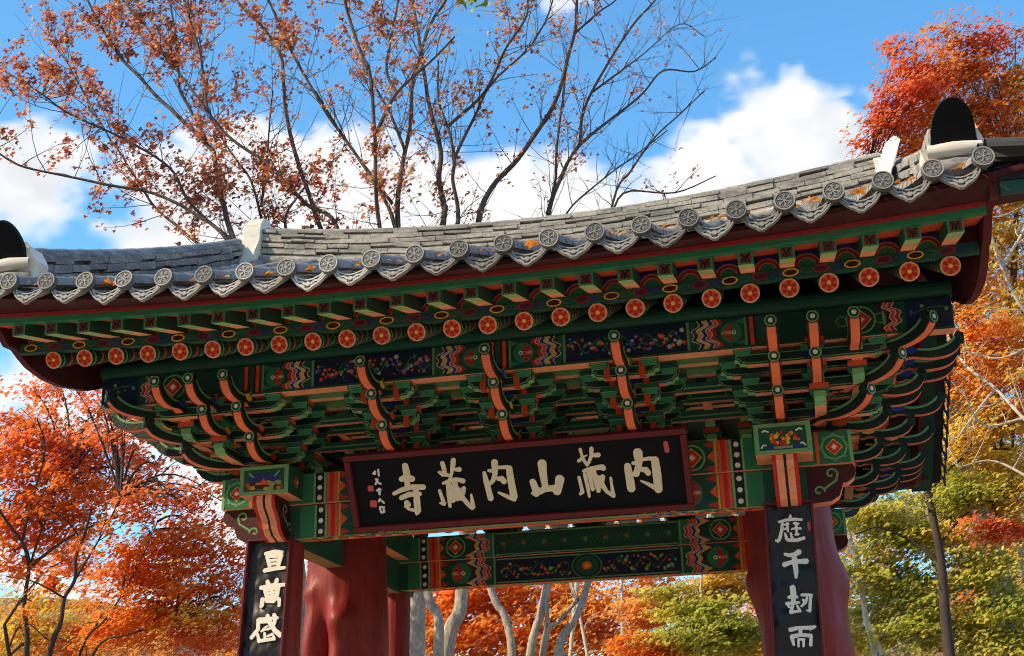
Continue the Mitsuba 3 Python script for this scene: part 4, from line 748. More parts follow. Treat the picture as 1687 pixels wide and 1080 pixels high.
# ---------------------------------------------------------------- trees
BR = json.loads(r'''{"A":[[[-5.34,8.0,3.77,0.125],[-5.51,8.0,5.51,0.093],[-6.16,8.0,8.71,0.068],[-6.91,8.0,11.15,0.053],[-7.72,9.09,12.55,0.051],[-8.0,9.24,13.53,0.047],[-8.18,9.29,13.89,0.046],[-9.36,9.47,15.19,0.039],[-9.92,9.54,15.82,0.036],[-10.64,9.61,16.71,0.031],[-11.49,9.7,18.17,0.025],[-11.99,9.77,19.26,0.02]],[[-8.18,9.29,13.89,0.036],[-8.43,9.4,14.4,0.032],[-9.07,9.7,15.43,0.028],[-9.21,9.82,15.93,0.027],[-9.43,10.05,16.81,0.025],[-10.16,10.9,18.73,0.023],[-10.72,11.62,20.15,0.022]],[[-6.22,7.51,9.65,0.047],[-6.8,7.47,10.93,0.035],[-7.41,7.48,11.47,0.032],[-8.26,7.44,11.99,0.029],[-9.21,7.25,12.22,0.025],[-10.36,6.9,12.49,0.02],[-10.86,6.83,12.72,0.019],[-11.49,6.84,13.18,0.017]],[[-6.91,8.0,11.15,0.038],[-7.18,7.98,11.34,0.034],[-7.8,7.91,11.99,0.029],[-8.19,7.83,12.69,0.025],[-8.89,7.65,13.2,0.022],[-9.33,7.45,13.45,0.02],[-9.92,7.09,13.69,0.017],[-10.33,6.83,14.0,0.015],[-11.02,6.6,14.48,0.013],[-11.51,6.54,14.81,0.011]],[[-7.14,8.07,10.67,0.033],[-7.88,8.15,11.4,0.026],[-8.5,8.26,11.96,0.024],[-9.1,8.46,12.73,0.022],[-9.92,8.86,13.86,0.019],[-10.43,9.11,14.55,0.018],[-11.56,9.56,16.27,0.015],[-12.35,9.71,17.39,0.013]]],"B":[[[-3.55,9.5,3.82,0.091],[-3.55,9.5,4.45,0.079],[-3.71,9.5,4.83,0.075],[-4.22,9.5,6.75,0.063],[-4.93,9.5,9.53,0.05],[-5.5,9.5,11.87,0.042],[-6.13,9.36,12.41,0.039],[-6.86,9.25,13.27,0.035],[-7.29,9.2,13.61,0.033],[-7.74,9.15,14.01,0.031],[-8.1,9.1,14.51,0.03],[-8.21,9.07,15.05,0.028],[-8.4,9.03,16.04,0.025],[-8.8,9.02,17.24,0.022],[-9.06,9.05,18.21,0.019]],[[-8.1,9.1,14.51,0.03],[-9.27,9.48,16.13,0.023],[-10.04,9.98,17.26,0.021],[-11.32,10.82,18.88,0.019],[-12.17,11.26,20.16,0.018]],[[-4.93,9.5,9.53,0.067],[-5.72,9.75,11.3,0.051],[-6.0,9.92,12.11,0.048],[-6.45,10.12,13.22,0.044],[-6.89,10.31,14.55,0.04],[-7.16,10.5,15.88,0.036],[-7.34,10.65,16.7,0.034],[-7.97,10.94,17.75,0.032],[-8.74,11.28,18.72,0.03],[-9.39,11.63,19.74,0.028]],[[-4.21,9.4,11.1,0.045],[-4.45,9.4,12.13,0.038],[-5.0,9.5,13.13,0.034],[-5.55,9.63,14.0,0.032],[-5.83,9.69,14.45,0.031],[-6.64,9.69,16.04,0.027],[-7.17,9.59,17.33,0.024],[-7.55,9.65,18.19,0.023]],[[-6.44,9.3,10.83,0.046],[-6.97,9.44,12.09,0.03],[-7.15,9.44,12.67,0.026],[-7.42,9.53,13.27,0.023],[-7.97,9.85,14.02,0.02],[-8.63,10.28,15.05,0.016]],[[-7.04,9.44,12.49,0.03],[-7.04,9.59,14.19,0.016],[-6.84,9.28,14.93,0.012]],[[-6.34,9.3,11.32,0.04],[-6.5,9.32,12.11,0.026],[-6.18,9.12,12.42,0.021],[-6.06,9.41,12.87,0.018]]],"C":[[[-2.18,9.0,3.71,0.068],[-2.21,9.0,4.02,0.063],[-2.31,9.0,4.39,0.061],[-2.5,9.0,4.77,0.059],[-3.19,9.0,7.09,0.05],[-4.08,9.0,9.97,0.043],[-4.49,9.0,11.57,0.04],[-4.43,8.61,12.29,0.038],[-4.47,8.64,13.21,0.036],[-4.6,8.67,14.61,0.034],[-4.78,8.67,15.07,0.033],[-5.03,8.65,15.88,0.032],[-5.13,8.62,16.32,0.031],[-5.22,8.55,17.14,0.03]],[[-4.45,8.64,13.29,0.045],[-4.05,8.67,14.11,0.03],[-3.39,8.71,14.71,0.022],[-2.85,8.42,14.98,0.017]],[[-4.05,8.67,14.11,0.034],[-4.31,8.79,14.69,0.028],[-4.41,9.36,15.83,0.025],[-4.47,10.03,17.14,0.022],[-4.54,10.37,18.13,0.019]],[[-3.64,9.05,8.34,0.08],[-4.08,9.21,10.29,0.058],[-4.29,9.47,11.75,0.05],[-4.34,9.68,12.58,0.047],[-4.3,9.93,13.49,0.043],[-4.24,10.12,14.17,0.041],[-4.27,10.41,15.41,0.037],[-3.97,10.64,16.86,0.031],[-3.67,10.71,17.39,0.029],[-3.46,10.79,18.07,0.026]],[[-4.3,9.93,13.6,0.036],[-4.55,9.91,14.34,0.027],[-5.06,10.24,15.33,0.022],[-5.2,10.01,15.8,0.019]],[[-4.46,9.68,12.32,0.035],[-4.93,9.63,13.05,0.027],[-5.53,9.58,13.97,0.022],[-5.87,9.1,14.68,0.018]]],"D":[[[-4.1,10.0,3.89,0.166],[-4.04,10.0,4.97,0.132],[-3.87,10.0,7.96,0.093],[-3.54,10.0,11.91,0.059],[-3.66,10.53,12.46,0.058],[-3.81,10.64,13.18,0.053],[-3.79,10.75,13.89,0.049],[-4.02,10.91,14.84,0.043],[-4.22,11.07,15.83,0.038],[-4.4,11.23,17.0,0.031],[-4.58,11.35,18.03,0.025],[-4.66,11.43,18.89,0.02]],[[-3.69,10.26,10.64,0.069],[-3.29,10.15,11.98,0.044],[-3.32,9.94,12.77,0.036],[-3.27,9.86,13.2,0.033],[-3.38,9.85,13.9,0.028],[-3.6,9.92,14.63,0.023],[-3.6,9.89,15.46,0.018]],[[-3.36,9.85,13.95,0.036],[-2.62,9.75,14.5,0.028],[-2.13,9.38,15.12,0.023],[-1.59,8.91,15.46,0.02],[-1.5,8.78,15.79,0.019],[-1.45,8.74,16.43,0.017]],[[-3.27,9.86,13.2,0.035],[-2.8,10.03,14.36,0.026],[-2.53,10.21,15.02,0.024],[-1.97,10.72,15.91,0.021],[-1.66,11.14,16.72,0.019],[-1.48,11.43,17.53,0.018],[-1.36,11.55,18.21,0.016]]],"E":[[[-3.73,10.6,3.93,0.143],[-3.61,10.6,4.42,0.126],[-3.41,10.6,5.04,0.115],[-3.28,10.6,8.07,0.086],[-3.12,10.6,10.71,0.068],[-3.0,10.6,12.14,0.059],[-2.81,11.0,13.06,0.055],[-2.27,11.09,13.68,0.05],[-1.75,11.22,14.5,0.045],[-1.44,11.33,15.15,0.041],[-1.23,11.48,16.08,0.037],[-1.07,11.59,16.73,0.034],[-1.0,11.74,17.66,0.03],[-0.93,11.86,18.5,0.027]],[[-3.28,10.6,8.07,0.056],[-2.25,10.94,10.49,0.037],[-1.79,11.57,12.6,0.03],[-1.65,11.79,13.44,0.028],[-1.6,11.97,14.42,0.025],[-1.48,12.09,15.41,0.023],[-1.35,12.22,16.54,0.02]],[[-1.79,11.57,12.6,0.055],[-1.58,11.64,13.25,0.043],[-1.08,11.76,14.18,0.034],[0.12,12.22,15.35,0.024],[0.64,12.65,16.17,0.02],[1.31,12.99,16.26,0.016],[1.78,13.14,16.61,0.013]],[[-1.08,11.76,14.18,0.038],[-1.02,11.73,14.79,0.032],[-0.78,11.62,15.27,0.029],[-0.26,11.5,16.04,0.025],[0.19,11.57,16.73,0.023],[0.69,11.5,17.2,0.02],[0.99,11.28,17.44,0.019]],[[-1.07,11.59,16.73,0.026],[-0.53,11.65,17.21,0.019],[-0.19,11.98,17.67,0.016],[0.29,12.09,18.28,0.013]],[[-0.78,11.62,15.27,0.025],[0.34,11.64,16.02,0.015],[1.15,11.46,16.5,0.011],[1.62,11.72,16.29,0.009]]],"F":[[[-2.38,11.4,3.94,0.081],[-2.25,11.4,4.44,0.07],[-2.07,11.4,5.08,0.063],[-1.34,11.4,8.83,0.04],[-0.63,12.75,13.18,0.026],[-0.2,12.91,14.01,0.022],[0.35,13.03,14.81,0.019],[0.96,13.11,15.37,0.016],[1.46,13.16,15.84,0.013]],[[-0.63,11.65,12.0,0.03],[-0.25,11.74,12.95,0.021],[0.77,11.74,12.82,0.016],[1.59,12.27,13.34,0.012]],[[-1.61,11.45,8.15,0.04],[-1.7,12.05,11.9,0.023],[-1.49,12.16,12.86,0.02],[-0.72,12.38,13.65,0.017],[-0.1,12.67,14.22,0.015],[0.61,13.16,15.0,0.013]],[[-2.18,11.4,3.93,0.043],[-2.06,11.41,4.51,0.037],[-1.98,11.23,5.05,0.033],[-1.82,11.31,6.4,0.028]],[[-1.88,11.4,3.94,0.081],[-1.7,11.4,4.33,0.07],[-1.48,11.4,4.64,0.064],[-1.29,11.4,5.12,0.059],[-0.74,11.4,6.9,0.045]],[[-2.09,11.4,4.19,0.043],[-1.84,11.29,4.48,0.04],[-1.38,10.91,4.81,0.037]]],"M1":[[[-8.95,6.0,3.75,0.041],[-8.9,5.75,4.41,0.031],[-8.71,5.49,4.97,0.026],[-8.67,5.17,5.29,0.023],[-8.57,4.42,5.6,0.02],[-8.54,3.88,5.84,0.017]],[[-8.71,5.49,4.97,0.027],[-8.27,5.51,5.29,0.02],[-7.94,5.66,5.53,0.017],[-7.38,5.55,5.64,0.014],[-6.74,5.38,5.76,0.011]],[[-8.67,5.17,5.29,0.022],[-8.49,5.11,6.11,0.014],[-8.24,4.86,6.59,0.011],[-8.15,4.42,6.92,0.009]],[[-8.71,5.49,4.97,0.018],[-8.51,5.41,5.53,0.014],[-8.28,5.57,6.29,0.011],[-7.5,5.17,6.79,0.009]]],"M2":[[[-7.94,5.0,3.61,0.043],[-7.75,4.89,4.02,0.033],[-7.7,4.86,4.37,0.028],[-7.55,4.85,4.62,0.025],[-7.47,4.71,4.92,0.023],[-7.27,4.49,5.08,0.02],[-6.9,4.03,5.41,0.017]],[[-7.55,4.85,4.62,0.021],[-7.31,4.97,5.17,0.013],[-6.84,4.69,5.72,0.009]],[[-7.7,4.86,4.37,0.017],[-7.96,4.55,4.56,0.011],[-8.45,4.55,4.68,0.009]],[[-7.27,4.49,5.08,0.017],[-7.41,4.27,5.33,0.012],[-7.72,3.98,5.55,0.008]]],"M3":[[[-8.96,7.5,3.93,0.024],[-8.61,7.53,4.4,0.018],[-8.3,7.42,4.71,0.016],[-7.94,7.34,5.26,0.013],[-7.84,7.66,6.01,0.01]],[[-8.73,7.5,3.88,0.024],[-8.11,7.49,4.17,0.016],[-7.72,7.75,4.3,0.013],[-6.93,7.55,4.41,0.01]],[[-10.37,7.5,4.45,0.03],[-10.34,7.69,3.97,0.035]]],"R1":[[[4.44,9.0,-0.1,0.099],[4.5,9.0,3.39,0.086],[4.57,9.0,4.83,0.064],[4.53,9.0,5.88,0.056],[4.53,9.0,6.95,0.05],[4.95,9.0,8.34,0.042],[5.29,9.0,9.46,0.036],[5.65,9.63,11.03,0.031]],[[4.56,9.0,4.74,0.028],[4.16,8.97,5.14,0.019],[3.71,8.71,5.31,0.014],[3.33,8.34,5.17,0.011]],[[4.55,9.0,5.02,0.023],[5.11,9.01,5.55,0.015],[5.61,8.6,5.62,0.011]],[[4.53,9.0,5.88,0.028],[5.03,8.91,6.3,0.02],[5.63,9.19,6.51,0.017],[6.01,9.02,6.39,0.014]]],"R2":[[[3.64,13.0,3.8,0.066],[3.55,13.0,4.45,0.056],[3.53,13.0,5.02,0.051],[3.41,13.0,6.11,0.045]],[[3.55,13.0,4.45,0.044],[3.76,12.88,3.79,0.049]],[[3.53,13.0,5.02,0.033],[3.83,13.0,5.76,0.023],[4.34,12.93,6.39,0.017]]],"R3":[[[6.22,7.0,5.75,0.038],[5.81,7.39,6.5,0.027],[5.53,7.66,7.06,0.024],[5.25,7.78,7.41,0.021],[5.08,8.28,8.03,0.019]],[[6.51,7.03,7.5,0.035],[5.96,6.83,7.96,0.026],[5.74,6.74,8.61,0.021],[5.61,6.58,9.33,0.018]],[[5.53,7.66,7.06,0.022],[5.12,7.55,6.6,0.015],[4.93,7.68,6.38,0.013]],[[5.81,7.39,6.5,0.022],[5.25,7.41,6.46,0.015],[4.98,7.02,6.92,0.011]],[[6.19,7.03,7.54,0.022],[5.62,7.23,7.39,0.012],[5.25,7.51,7.61,0.009]],[[5.74,6.74,8.61,0.026],[6.18,7.01,9.25,0.017],[6.32,6.79,9.62,0.013]],[[5.84,6.95,5.42,0.025],[5.29,7.14,5.85,0.015],[4.77,6.96,5.76,0.011]]]}'''); CL = json.loads(r'''{"M1":[[-9.4,6.0,7.37,0.68,0.39,900,1],[-9.28,5.6,6.66,0.75,0.42,1500,1],[-8.79,6.3,6.99,0.78,0.39,1400,1],[-8.73,5.5,6.12,0.83,0.37,1700,0],[-8.19,6.6,6.71,0.68,0.34,1100,1],[-8.1,6.0,5.99,0.75,0.33,1500,0],[-9.06,5.6,5.7,0.55,0.37,1000,0],[-7.85,7.0,6.48,0.59,0.25,800,1],[-8.67,6.0,5.56,0.56,0.28,900,0],[-9.09,5.6,5.15,0.46,0.27,600,0],[-8.84,7.0,7.69,0.71,0.41,400,2],[-8.77,5.4,6.96,0.56,0.28,450,2],[-8.02,5.6,6.56,0.46,0.23,400,2],[-9.58,6.5,8.04,0.5,0.25,200,2],[-8.22,7.5,7.67,0.51,0.36,200,2],[-9.46,7.0,8.28,0.62,0.31,150,2]],"M2":[[-7.12,5.0,6.99,0.49,0.22,450,2],[-7.25,5.0,6.72,0.45,0.16,350,2],[-6.79,5.0,6.5,0.4,0.14,250,2],[-6.73,5.2,5.73,0.49,0.18,600,2],[-6.16,5.0,5.73,0.52,0.16,450,2],[-5.79,5.0,5.88,0.43,0.12,200,2],[-6.05,5.4,5.54,0.53,0.18,450,2],[-5.63,5.5,5.71,0.35,0.12,120,2],[-6.58,5.2,6.26,0.53,0.12,170,2],[-7.06,5.0,7.46,0.54,0.15,130,2],[-7.67,5.0,7.61,0.46,0.18,140,2],[-8.21,5.0,7.85,0.37,0.23,80,2],[-7.44,5.0,7.25,0.45,0.18,250,2]],"M3":[[-7.83,7.5,5.58,0.79,0.3,1500,0],[-7.22,8.0,5.72,0.71,0.3,1100,0],[-8.51,8.0,5.2,0.71,0.3,1300,0],[-7.5,8.0,5.04,0.8,0.35,1500,0],[-7.0,8.5,5.39,0.51,0.36,700,1],[-6.85,8.5,4.67,0.51,0.4,900,3],[-7.9,8.0,4.47,0.7,0.3,1200,0],[-7.26,8.5,4.2,0.71,0.35,1200,2],[-8.76,8.0,4.32,0.6,0.3,900,0],[-7.15,8.0,4.53,0.4,0.2,500,4],[-10.47,8.5,4.87,0.63,0.31,600,4],[-10.64,8.5,4.37,0.63,0.31,700,4],[-10.16,9.0,5.77,0.65,0.32,700,1],[-10.13,9.0,4.29,0.63,0.32,700,0]],"G1":[[-7.54,26.0,7.12,1.27,0.73,1600,0],[-6.08,27.0,7.35,1.67,0.74,2200,0],[-8.67,26.0,6.28,0.91,0.91,1200,0],[-6.81,26.0,6.01,1.43,0.72,2000,0],[-4.59,27.0,6.9,1.46,0.82,2000,5],[-4.99,26.0,5.75,1.42,0.71,1700,0],[-8.18,27.0,8.21,1.13,0.57,700,0],[-3.52,27.0,6.13,1.27,0.9,1700,5],[-2.16,27.0,7.48,1.09,0.54,900,0],[-3.14,28.0,9.19,1.14,0.47,900,0],[-5.66,28.0,9.17,0.77,0.35,300,5],[-1.84,28.0,8.73,0.75,0.47,500,0],[-9.75,27.0,7.19,0.57,1.13,600,0],[-8.05,28.0,9.14,0.78,0.39,120,0],[-12.58,27.0,8.29,1.16,0.77,700,0],[-12.93,27.0,6.61,1.14,0.95,800,0]],"G2":[[-0.34,22.0,6.18,1.09,0.62,1800,6],[0.62,22.0,6.59,0.93,0.62,1300,4],[0.28,21.0,5.28,1.05,0.67,1900,7],[-0.72,22.0,5.13,0.93,0.46,1200,6],[-1.73,23.0,6.07,0.81,0.48,900,5],[1.12,23.0,7.67,0.97,0.57,1000,4],[0.71,23.0,8.43,0.82,0.33,600,4],[-1.51,22.0,5.02,0.93,0.47,1000,0],[0.95,22.0,5.05,0.77,0.61,900,6]],"R1":[[5.41,9.0,7.67,0.58,0.39,900,3],[6.04,9.5,8.39,0.6,0.5,1200,3],[5.53,9.0,8.48,0.39,0.39,700,0],[5.67,9.0,6.95,0.57,0.33,900,4],[6.2,9.0,7.4,0.48,0.57,800,0],[5.16,9.0,6.5,0.43,0.33,700,4],[5.82,9.5,6.28,0.58,0.34,900,4],[5.05,9.0,5.74,0.56,0.28,900,7],[5.51,9.0,5.24,0.46,0.23,600,2],[5.83,9.0,5.59,0.37,0.28,500,4]],"R2":[[4.01,13.0,6.32,0.57,0.34,900,6],[4.5,13.0,5.94,0.56,0.39,900,7],[3.68,13.0,5.43,0.56,0.45,900,6],[4.32,13.5,5.14,0.68,0.45,1300,7],[3.82,14.0,4.44,0.69,0.52,1300,6],[4.61,13.0,4.29,0.66,0.49,1100,7],[5.69,13.0,5.31,0.66,0.44,1100,6],[6.01,13.0,4.64,0.65,0.54,1100,7],[5.41,13.0,4.03,0.76,0.43,1300,6],[6.2,13.0,3.89,0.64,0.54,900,7],[5.14,13.0,5.9,0.45,0.33,600,4],[3.38,15.0,4.23,0.48,0.48,500,4],[3.32,16.0,5.68,0.5,0.63,500,4]],"R4":[[6.71,14.5,12.87,0.51,0.45,500,3],[6.69,14.5,13.58,0.39,0.39,350,0],[6.36,14.0,14.24,0.45,0.38,420,0],[5.9,14.0,15.93,0.59,0.47,950,2],[5.21,14.0,14.99,0.46,0.52,650,2],[6.53,14.5,16.3,0.56,0.43,900,3],[6.02,14.5,15.14,0.66,0.59,1200,3],[7.2,15.0,16.45,0.68,0.43,1000,0],[7.67,15.0,15.69,0.8,0.67,1600,0],[8.34,15.0,15.96,0.6,0.51,800,8],[6.89,15.0,15.58,0.67,0.54,900,5],[7.65,15.0,14.72,0.79,0.66,1500,0],[8.28,15.0,14.77,0.66,0.79,1100,8],[7.13,15.0,13.76,0.79,0.52,1200,5],[7.8,15.0,13.24,0.78,0.65,1200,8],[7.17,15.0,12.33,0.77,0.64,1100,4],[7.28,14.5,16.92,0.4,0.33,400,2],[7.68,14.5,17.0,0.33,0.27,300,2],[7.73,15.0,11.98,0.76,0.76,1100,4],[6.59,15.0,11.7,0.64,0.51,700,5],[4.97,14.0,14.55,0.36,0.26,260,2],[5.68,14.0,16.72,0.32,0.24,200,2],[5.99,13.6,15.38,0.51,0.39,500,2],[6.77,14.3,17.06,0.4,0.27,260,3],[5.47,13.5,15.26,0.39,0.39,420,2],[8.34,15.0,17.2,0.32,0.41,260,2],[5.67,14.4,14.4,0.52,0.39,600,3],[7.52,15.0,10.64,0.63,0.63,700,4]],"R5":[[7.1,19.0,12.44,0.88,0.66,900,4],[8.11,19.0,12.64,0.8,0.73,900,5],[6.68,18.5,10.79,0.71,0.64,900,4],[7.7,19.0,10.85,0.86,0.71,1100,4],[6.76,18.5,9.46,0.84,0.63,1000,4],[7.74,19.0,9.36,0.7,0.7,900,8],[6.32,18.5,8.21,0.69,0.55,900,6],[7.26,19.0,7.96,0.83,0.62,1000,4],[6.3,19.0,9.63,0.57,0.85,700,4],[5.85,19.0,7.36,0.7,0.56,900,6],[6.27,18.0,7.27,0.81,0.54,900,7],[5.86,17.0,7.76,0.52,0.52,700,6],[6.92,18.0,8.18,0.68,0.54,800,6],[4.97,18.0,7.23,0.81,0.54,900,6],[4.17,18.0,7.15,0.68,0.41,700,6],[7.56,19.0,13.66,0.74,0.59,700,8]]}''')
lc = lambda *h: [lin(a)*.78 + .22*np.array([1, .55, .06]) for a in h]
PAL = [lc('#fb8f45', '#f67a3a', '#fca657', '#ee6a38'), lc('#f4703e', '#f98a48', '#ea5a3c', '#fba055'), lc('#ee5f4c', '#f57a62', '#df4a48', '#f88f66'), lc('#fbb04e', '#fcc45c', '#f5923f', '#f07a48'),
       lc('#f8d45e', '#f2bf50', '#f6e07a', '#dcc45e'), lc('#f8a860', '#f2ba70', '#f6c884', '#ee8c54'), lc('#c4d060', '#dcdc70', '#9fbc58', '#e6e488'), lc('#93b854', '#accc60', '#7ca84c', '#ccd070'), lc('#f4d060', '#f8e47a', '#f8b850', '#e2de6c')]
SPARSE = [lin(a) for a in ('#cf7f5e', '#da9266', '#b86a52', '#e8b478', '#bf6e58', '#a85e4c')]
def leaf_batch(pos, size, cols, seed, tilt=.6, face=1.):
    """maple leaves: five-pointed fans in random attitudes"""
    g = np.random.default_rng(seed); n = len(pos)
    if n == 0: return None
    pts = np.array([(0, -.10), (.42, -.12), (.50, .32), (.22, .40), (0, 1.0), (-.22, .40), (-.50, .32), (-.42, -.12)]); pts -= [0, .3]
    N = np.stack([g.normal(0, tilt, n), g.normal(0, tilt, n), np.abs(g.normal(1, .35, n))], -1) + 1.3*face*np.array(SUN); N /= np.linalg.norm(N, axis=1, keepdims=True)
    a = g.uniform(0, 2*np.pi, n); r = np.stack([np.cos(a), np.sin(a), 0*a], -1); ex = np.cross(N, r); ex /= np.linalg.norm(ex, axis=1, keepdims=True); ey = np.cross(N, ex)
    s = size*1.1*g.lognormal(0, .26, n); droop = N*(-.12)*s[:, None]
    V = pos[:, None] + s[:, None, None]*(pts[None, :, :1]*ex[:, None] + pts[None, :, 1:]*ey[:, None]) + droop[:, None]*np.array([0, 1, 1, .3, 1.6, .3, 1, 1])[None, :, None]
    k = len(pts); F = np.array([[0, 1, 2], [0, 2, 3], [0, 3, 4], [0, 4, 5], [0, 5, 6], [0, 6, 7]]); F = (F[None] + (np.arange(n)*k)[:, None, None]).reshape(-1, 3)
    return V.reshape(-1, 3), F, np.repeat(cols, k, 0)
def pick(pal, n, g):
    c = np.array(pal)[g.integers(0, len(pal), n)]; return (c*g.uniform(.72, 1.15, (n, 1))).clip(.01, .9)
def densify(b, n=5):
    b = np.array(b); q = smooth_pts(b, n); q[:, 3] = np.maximum(q[:, 3], .004); return q
def merged_tubes(items):
    V, F, o = [], [], 0
    for pts, r, sd in items:
        v, f = tube(pts, r, sd); V.append(v); F.append(f + o); o += len(v)
    return np.vstack(V), np.vstack(F)
def twigs_of(lines, g, per_m, length, spread=.8, r0=.010, upb=.5, zmin=0, sub=3, wob=.12):
    """thin twigs off the branches (and side twigs off those); returns tubes and leaf spots"""
    items, tips = [], []
    for q in lines:
        seg = np.linalg.norm(np.diff(q[:, :3], axis=0), axis=1); L = np.r_[0, np.cumsum(seg)]
        for t in g.uniform(0, L[-1], g.poisson(L[-1]*per_m)):
            i = min(np.searchsorted(L, t), len(q) - 1); p = q[i, :3]
            if p[2] < zmin or q[i, 3] > .075: continue
            d0 = q[i, :3] - q[max(i - 1, 0), :3] if i else q[1, :3] - q[0, :3]; d0 = d0/(np.linalg.norm(d0) + 1e-9)
            d = d0*.8 + g.normal(0, spread, 3) + np.array([0, 0, upb]); d /= np.linalg.norm(d); l = length*g.uniform(.35, 1.2); n = 5; P = [p]; dd = d
            for _ in range(n): dd = dd + g.normal(0, wob, 3) + np.array([0, 0, .06]); dd /= np.linalg.norm(dd); P.append(P[-1] + dd*l/n)
            P = np.array(P); rr = min(r0, q[i, 3]*.6); items.append((P, np.linspace(rr, rr*.3, n + 1), 4)); tips += [P[-1], P[-2]]
            for _ in range(g.integers(1, sub + 1)):
                j = g.integers(1, n); e = (P[j + 1] - P[j])/(l/n) + g.normal(0, .7, 3) + np.array([0, 0, .2]); e /= np.linalg.norm(e); l2 = l*g.uniform(.25, .6)
                Q = [P[j]]
                for _ in range(3): e = e + g.normal(0, .15, 3); e /= np.linalg.norm(e); Q.append(Q[-1] + e*l2/3)
                items.append((np.array(Q), np.linspace(rr*.55, rr*.25, 4), 3)); tips += [Q[-1], Q[-2]]
    return items, np.array(tips)
def grounded(b):
    b = [list(map(float, q)) for q in b]
    if b[0][2] > .3 and b[0][2] < 4.6:
        d = (b[0][0] - b[1][0])/max(b[1][2] - b[0][2], .2); z = b[0][2]; b = [[b[0][0] + np.clip(d, -.3, .3)*z*.5, b[0][1], -.15, b[0][3]*1.25], [b[0][0] + np.clip(d, -.3, .3)*z*.25, b[0][1], z*.5, b[0][3]*1.1]] + b
    return b
def build_tree(base, code, lab, cat, bark, group=None, per_m=2.2, length=1.3, leaves=900, lsize=.05, pal=SPARSE, zmin=6.5, seed=1, clusters=None, csize=.055, tilt=.6, warm=None, dens=1.):
    key = key_for(base); labels[key] = {'label': lab, 'category': cat}
    if group: labels[key]['group'] = group
    g = np.random.default_rng(seed); lines = []
    for i, b in enumerate(BR.get(code, [])):
        q = densify(grounded(b) if i == 0 or b[0][2] < 4.2 else b); lines.append(q)
        q[:, :3] += .03*(meshkit.noise(q[:, :3]*1.7, 3)[:, None] - .5)*np.minimum(1, q[:, 2:3]/5)
        put(f'{key}__trunk' if i == 0 else f'{key}__branch', tube(q[:, :3], q[:, 3], 10 if q[0, 3] > .05 else 7), bark, smooth=True)
    if lines and per_m:
        items, tips = twigs_of(lines, g, per_m, length, zmin=zmin)
        if items: k2 = put(f'{key}__twigs', merged_tubes(items), bark, smooth=True); labels[k2] = {'kind': 'stuff'}
        if leaves and len(tips):
            c = meshkit.fbm(tips/1.6, 2, seed); w = np.clip((c - .38)*4, .02, 1)**1.5
            if warm is not None: w = w*warm(tips)
            idx = g.choice(len(tips), leaves, p=w/w.sum()); pos = tips[idx] + g.normal(0, .07, (leaves, 3))
            V, F, C = leaf_batch(pos, lsize, pick(pal, leaves, g), seed, .9)
            k2 = put(f'{key}__leaves', (V, F), 'm_leaf', color=C); labels[k2] = {'kind': 'stuff'}
    if clusters is not None:
        Vs, Fs, Cs, o = [], [], [], 0
        for (x, y, z, rx, rz, n, pl) in clusters:
            n = int(n*dens)
            ry = max(rx*.8, .5); ns = max(3, n//28)
            # sprays: flat layered fans of leaves inside the clump's volume
            c = g.normal(0, .52, (ns, 3)).clip(-1.15, 1.15)*[rx, ry, rz] + [x, y, z]
            sc = pick(PAL[pl], ns, g); m = np.maximum(4, g.poisson(n/ns*1.25, ns)); sr = g.uniform(.25, .5, ns)*min(1.3, max(.55, csize/.07))
            who = np.repeat(np.arange(ns), m); tot = len(who)
            ang, rad = g.uniform(0, 2*np.pi, tot), np.sqrt(g.uniform(0, 1, tot))
            pos = c[who] + np.stack([np.cos(ang)*rad*sr[who], np.sin(ang)*rad*sr[who], g.normal(0, .05, tot) - .12*rad**2*sr[who]], -1)
            col = (.55*sc[who] + .45*pick(PAL[pl], tot, g))
            V, F, C = leaf_batch(pos, csize, col, int(abs(x*97 + z*31)*10) % 10**6, tilt); Vs.append(V); Fs.append(F + o); Cs.append(C); o += len(V)
            # a twig that carries the sprays
            if BR.get(code):
                bp = np.vstack([q[:, :3] for q in lines]); near = np.linalg.norm(bp - [x, y, z], axis=1)
                st = bp[near.argmin()]; P = [st + (np.array([x, y, z]) - st)*t + np.array([0, 0, .25*math.sin(t*3.1)]) for t in np.linspace(0, 1, 7)]
                put(f'{key}__branch', tube(P, np.linspace(.022, .008, 7), 5), bark, smooth=True)
                items = []
                for cc in c[:min(ns, 9)]:
                    a = P[g.integers(1, 7)]; t1 = a*.7 + cc*.3 + g.normal(0, .10, 3) + [0, 0, .10]; t2 = a*.35 + cc*.65 + g.normal(0, .10, 3) + [0, 0, .08]; items.append((smooth_pts([a, t1, t2, cc], 2), np.linspace(.008, .0025, 7), 3))
                k2 = put(f'{key}__twigs', merged_tubes(items), bark, smooth=True); labels[k2] = {'kind': 'stuff'}
        k2 = put(f'{key}__leaves', (np.vstack(Vs), np.vstack(Fs)), 'm_leaf', color=np.vstack(Cs)); labels[k2] = {'kind': 'stuff'}
    return key
BT = 'nearly bare trees behind the roof'
left_w = lambda t: np.clip(1.2 - (t[:, 0] + 8)*.10, .15, 1.3)
build_tree('bare_maple', 'A', 'leftmost bare maple behind the roof, long thin branches reaching far left with rusty leaves', 'tree', 'm_bark', BT, 4.6, 1.5, 7600, .064, seed=11, warm=left_w)
build_tree('bare_maple', 'B', 'bare maple with several slanting limbs and rusty leaves left of the sky above the ridge', 'tree', 'm_bark', BT, 4.6, 1.5, 8600, .064, seed=12, warm=left_w)
build_tree('bare_maple', 'C', 'dark forked tree rising behind the left half of the ridge, twin black trunks', 'tree', 'm_bark', BT, 3.6, 1.3, 3200, .058, pal=SPARSE + lc('#f0b868'), seed=13)
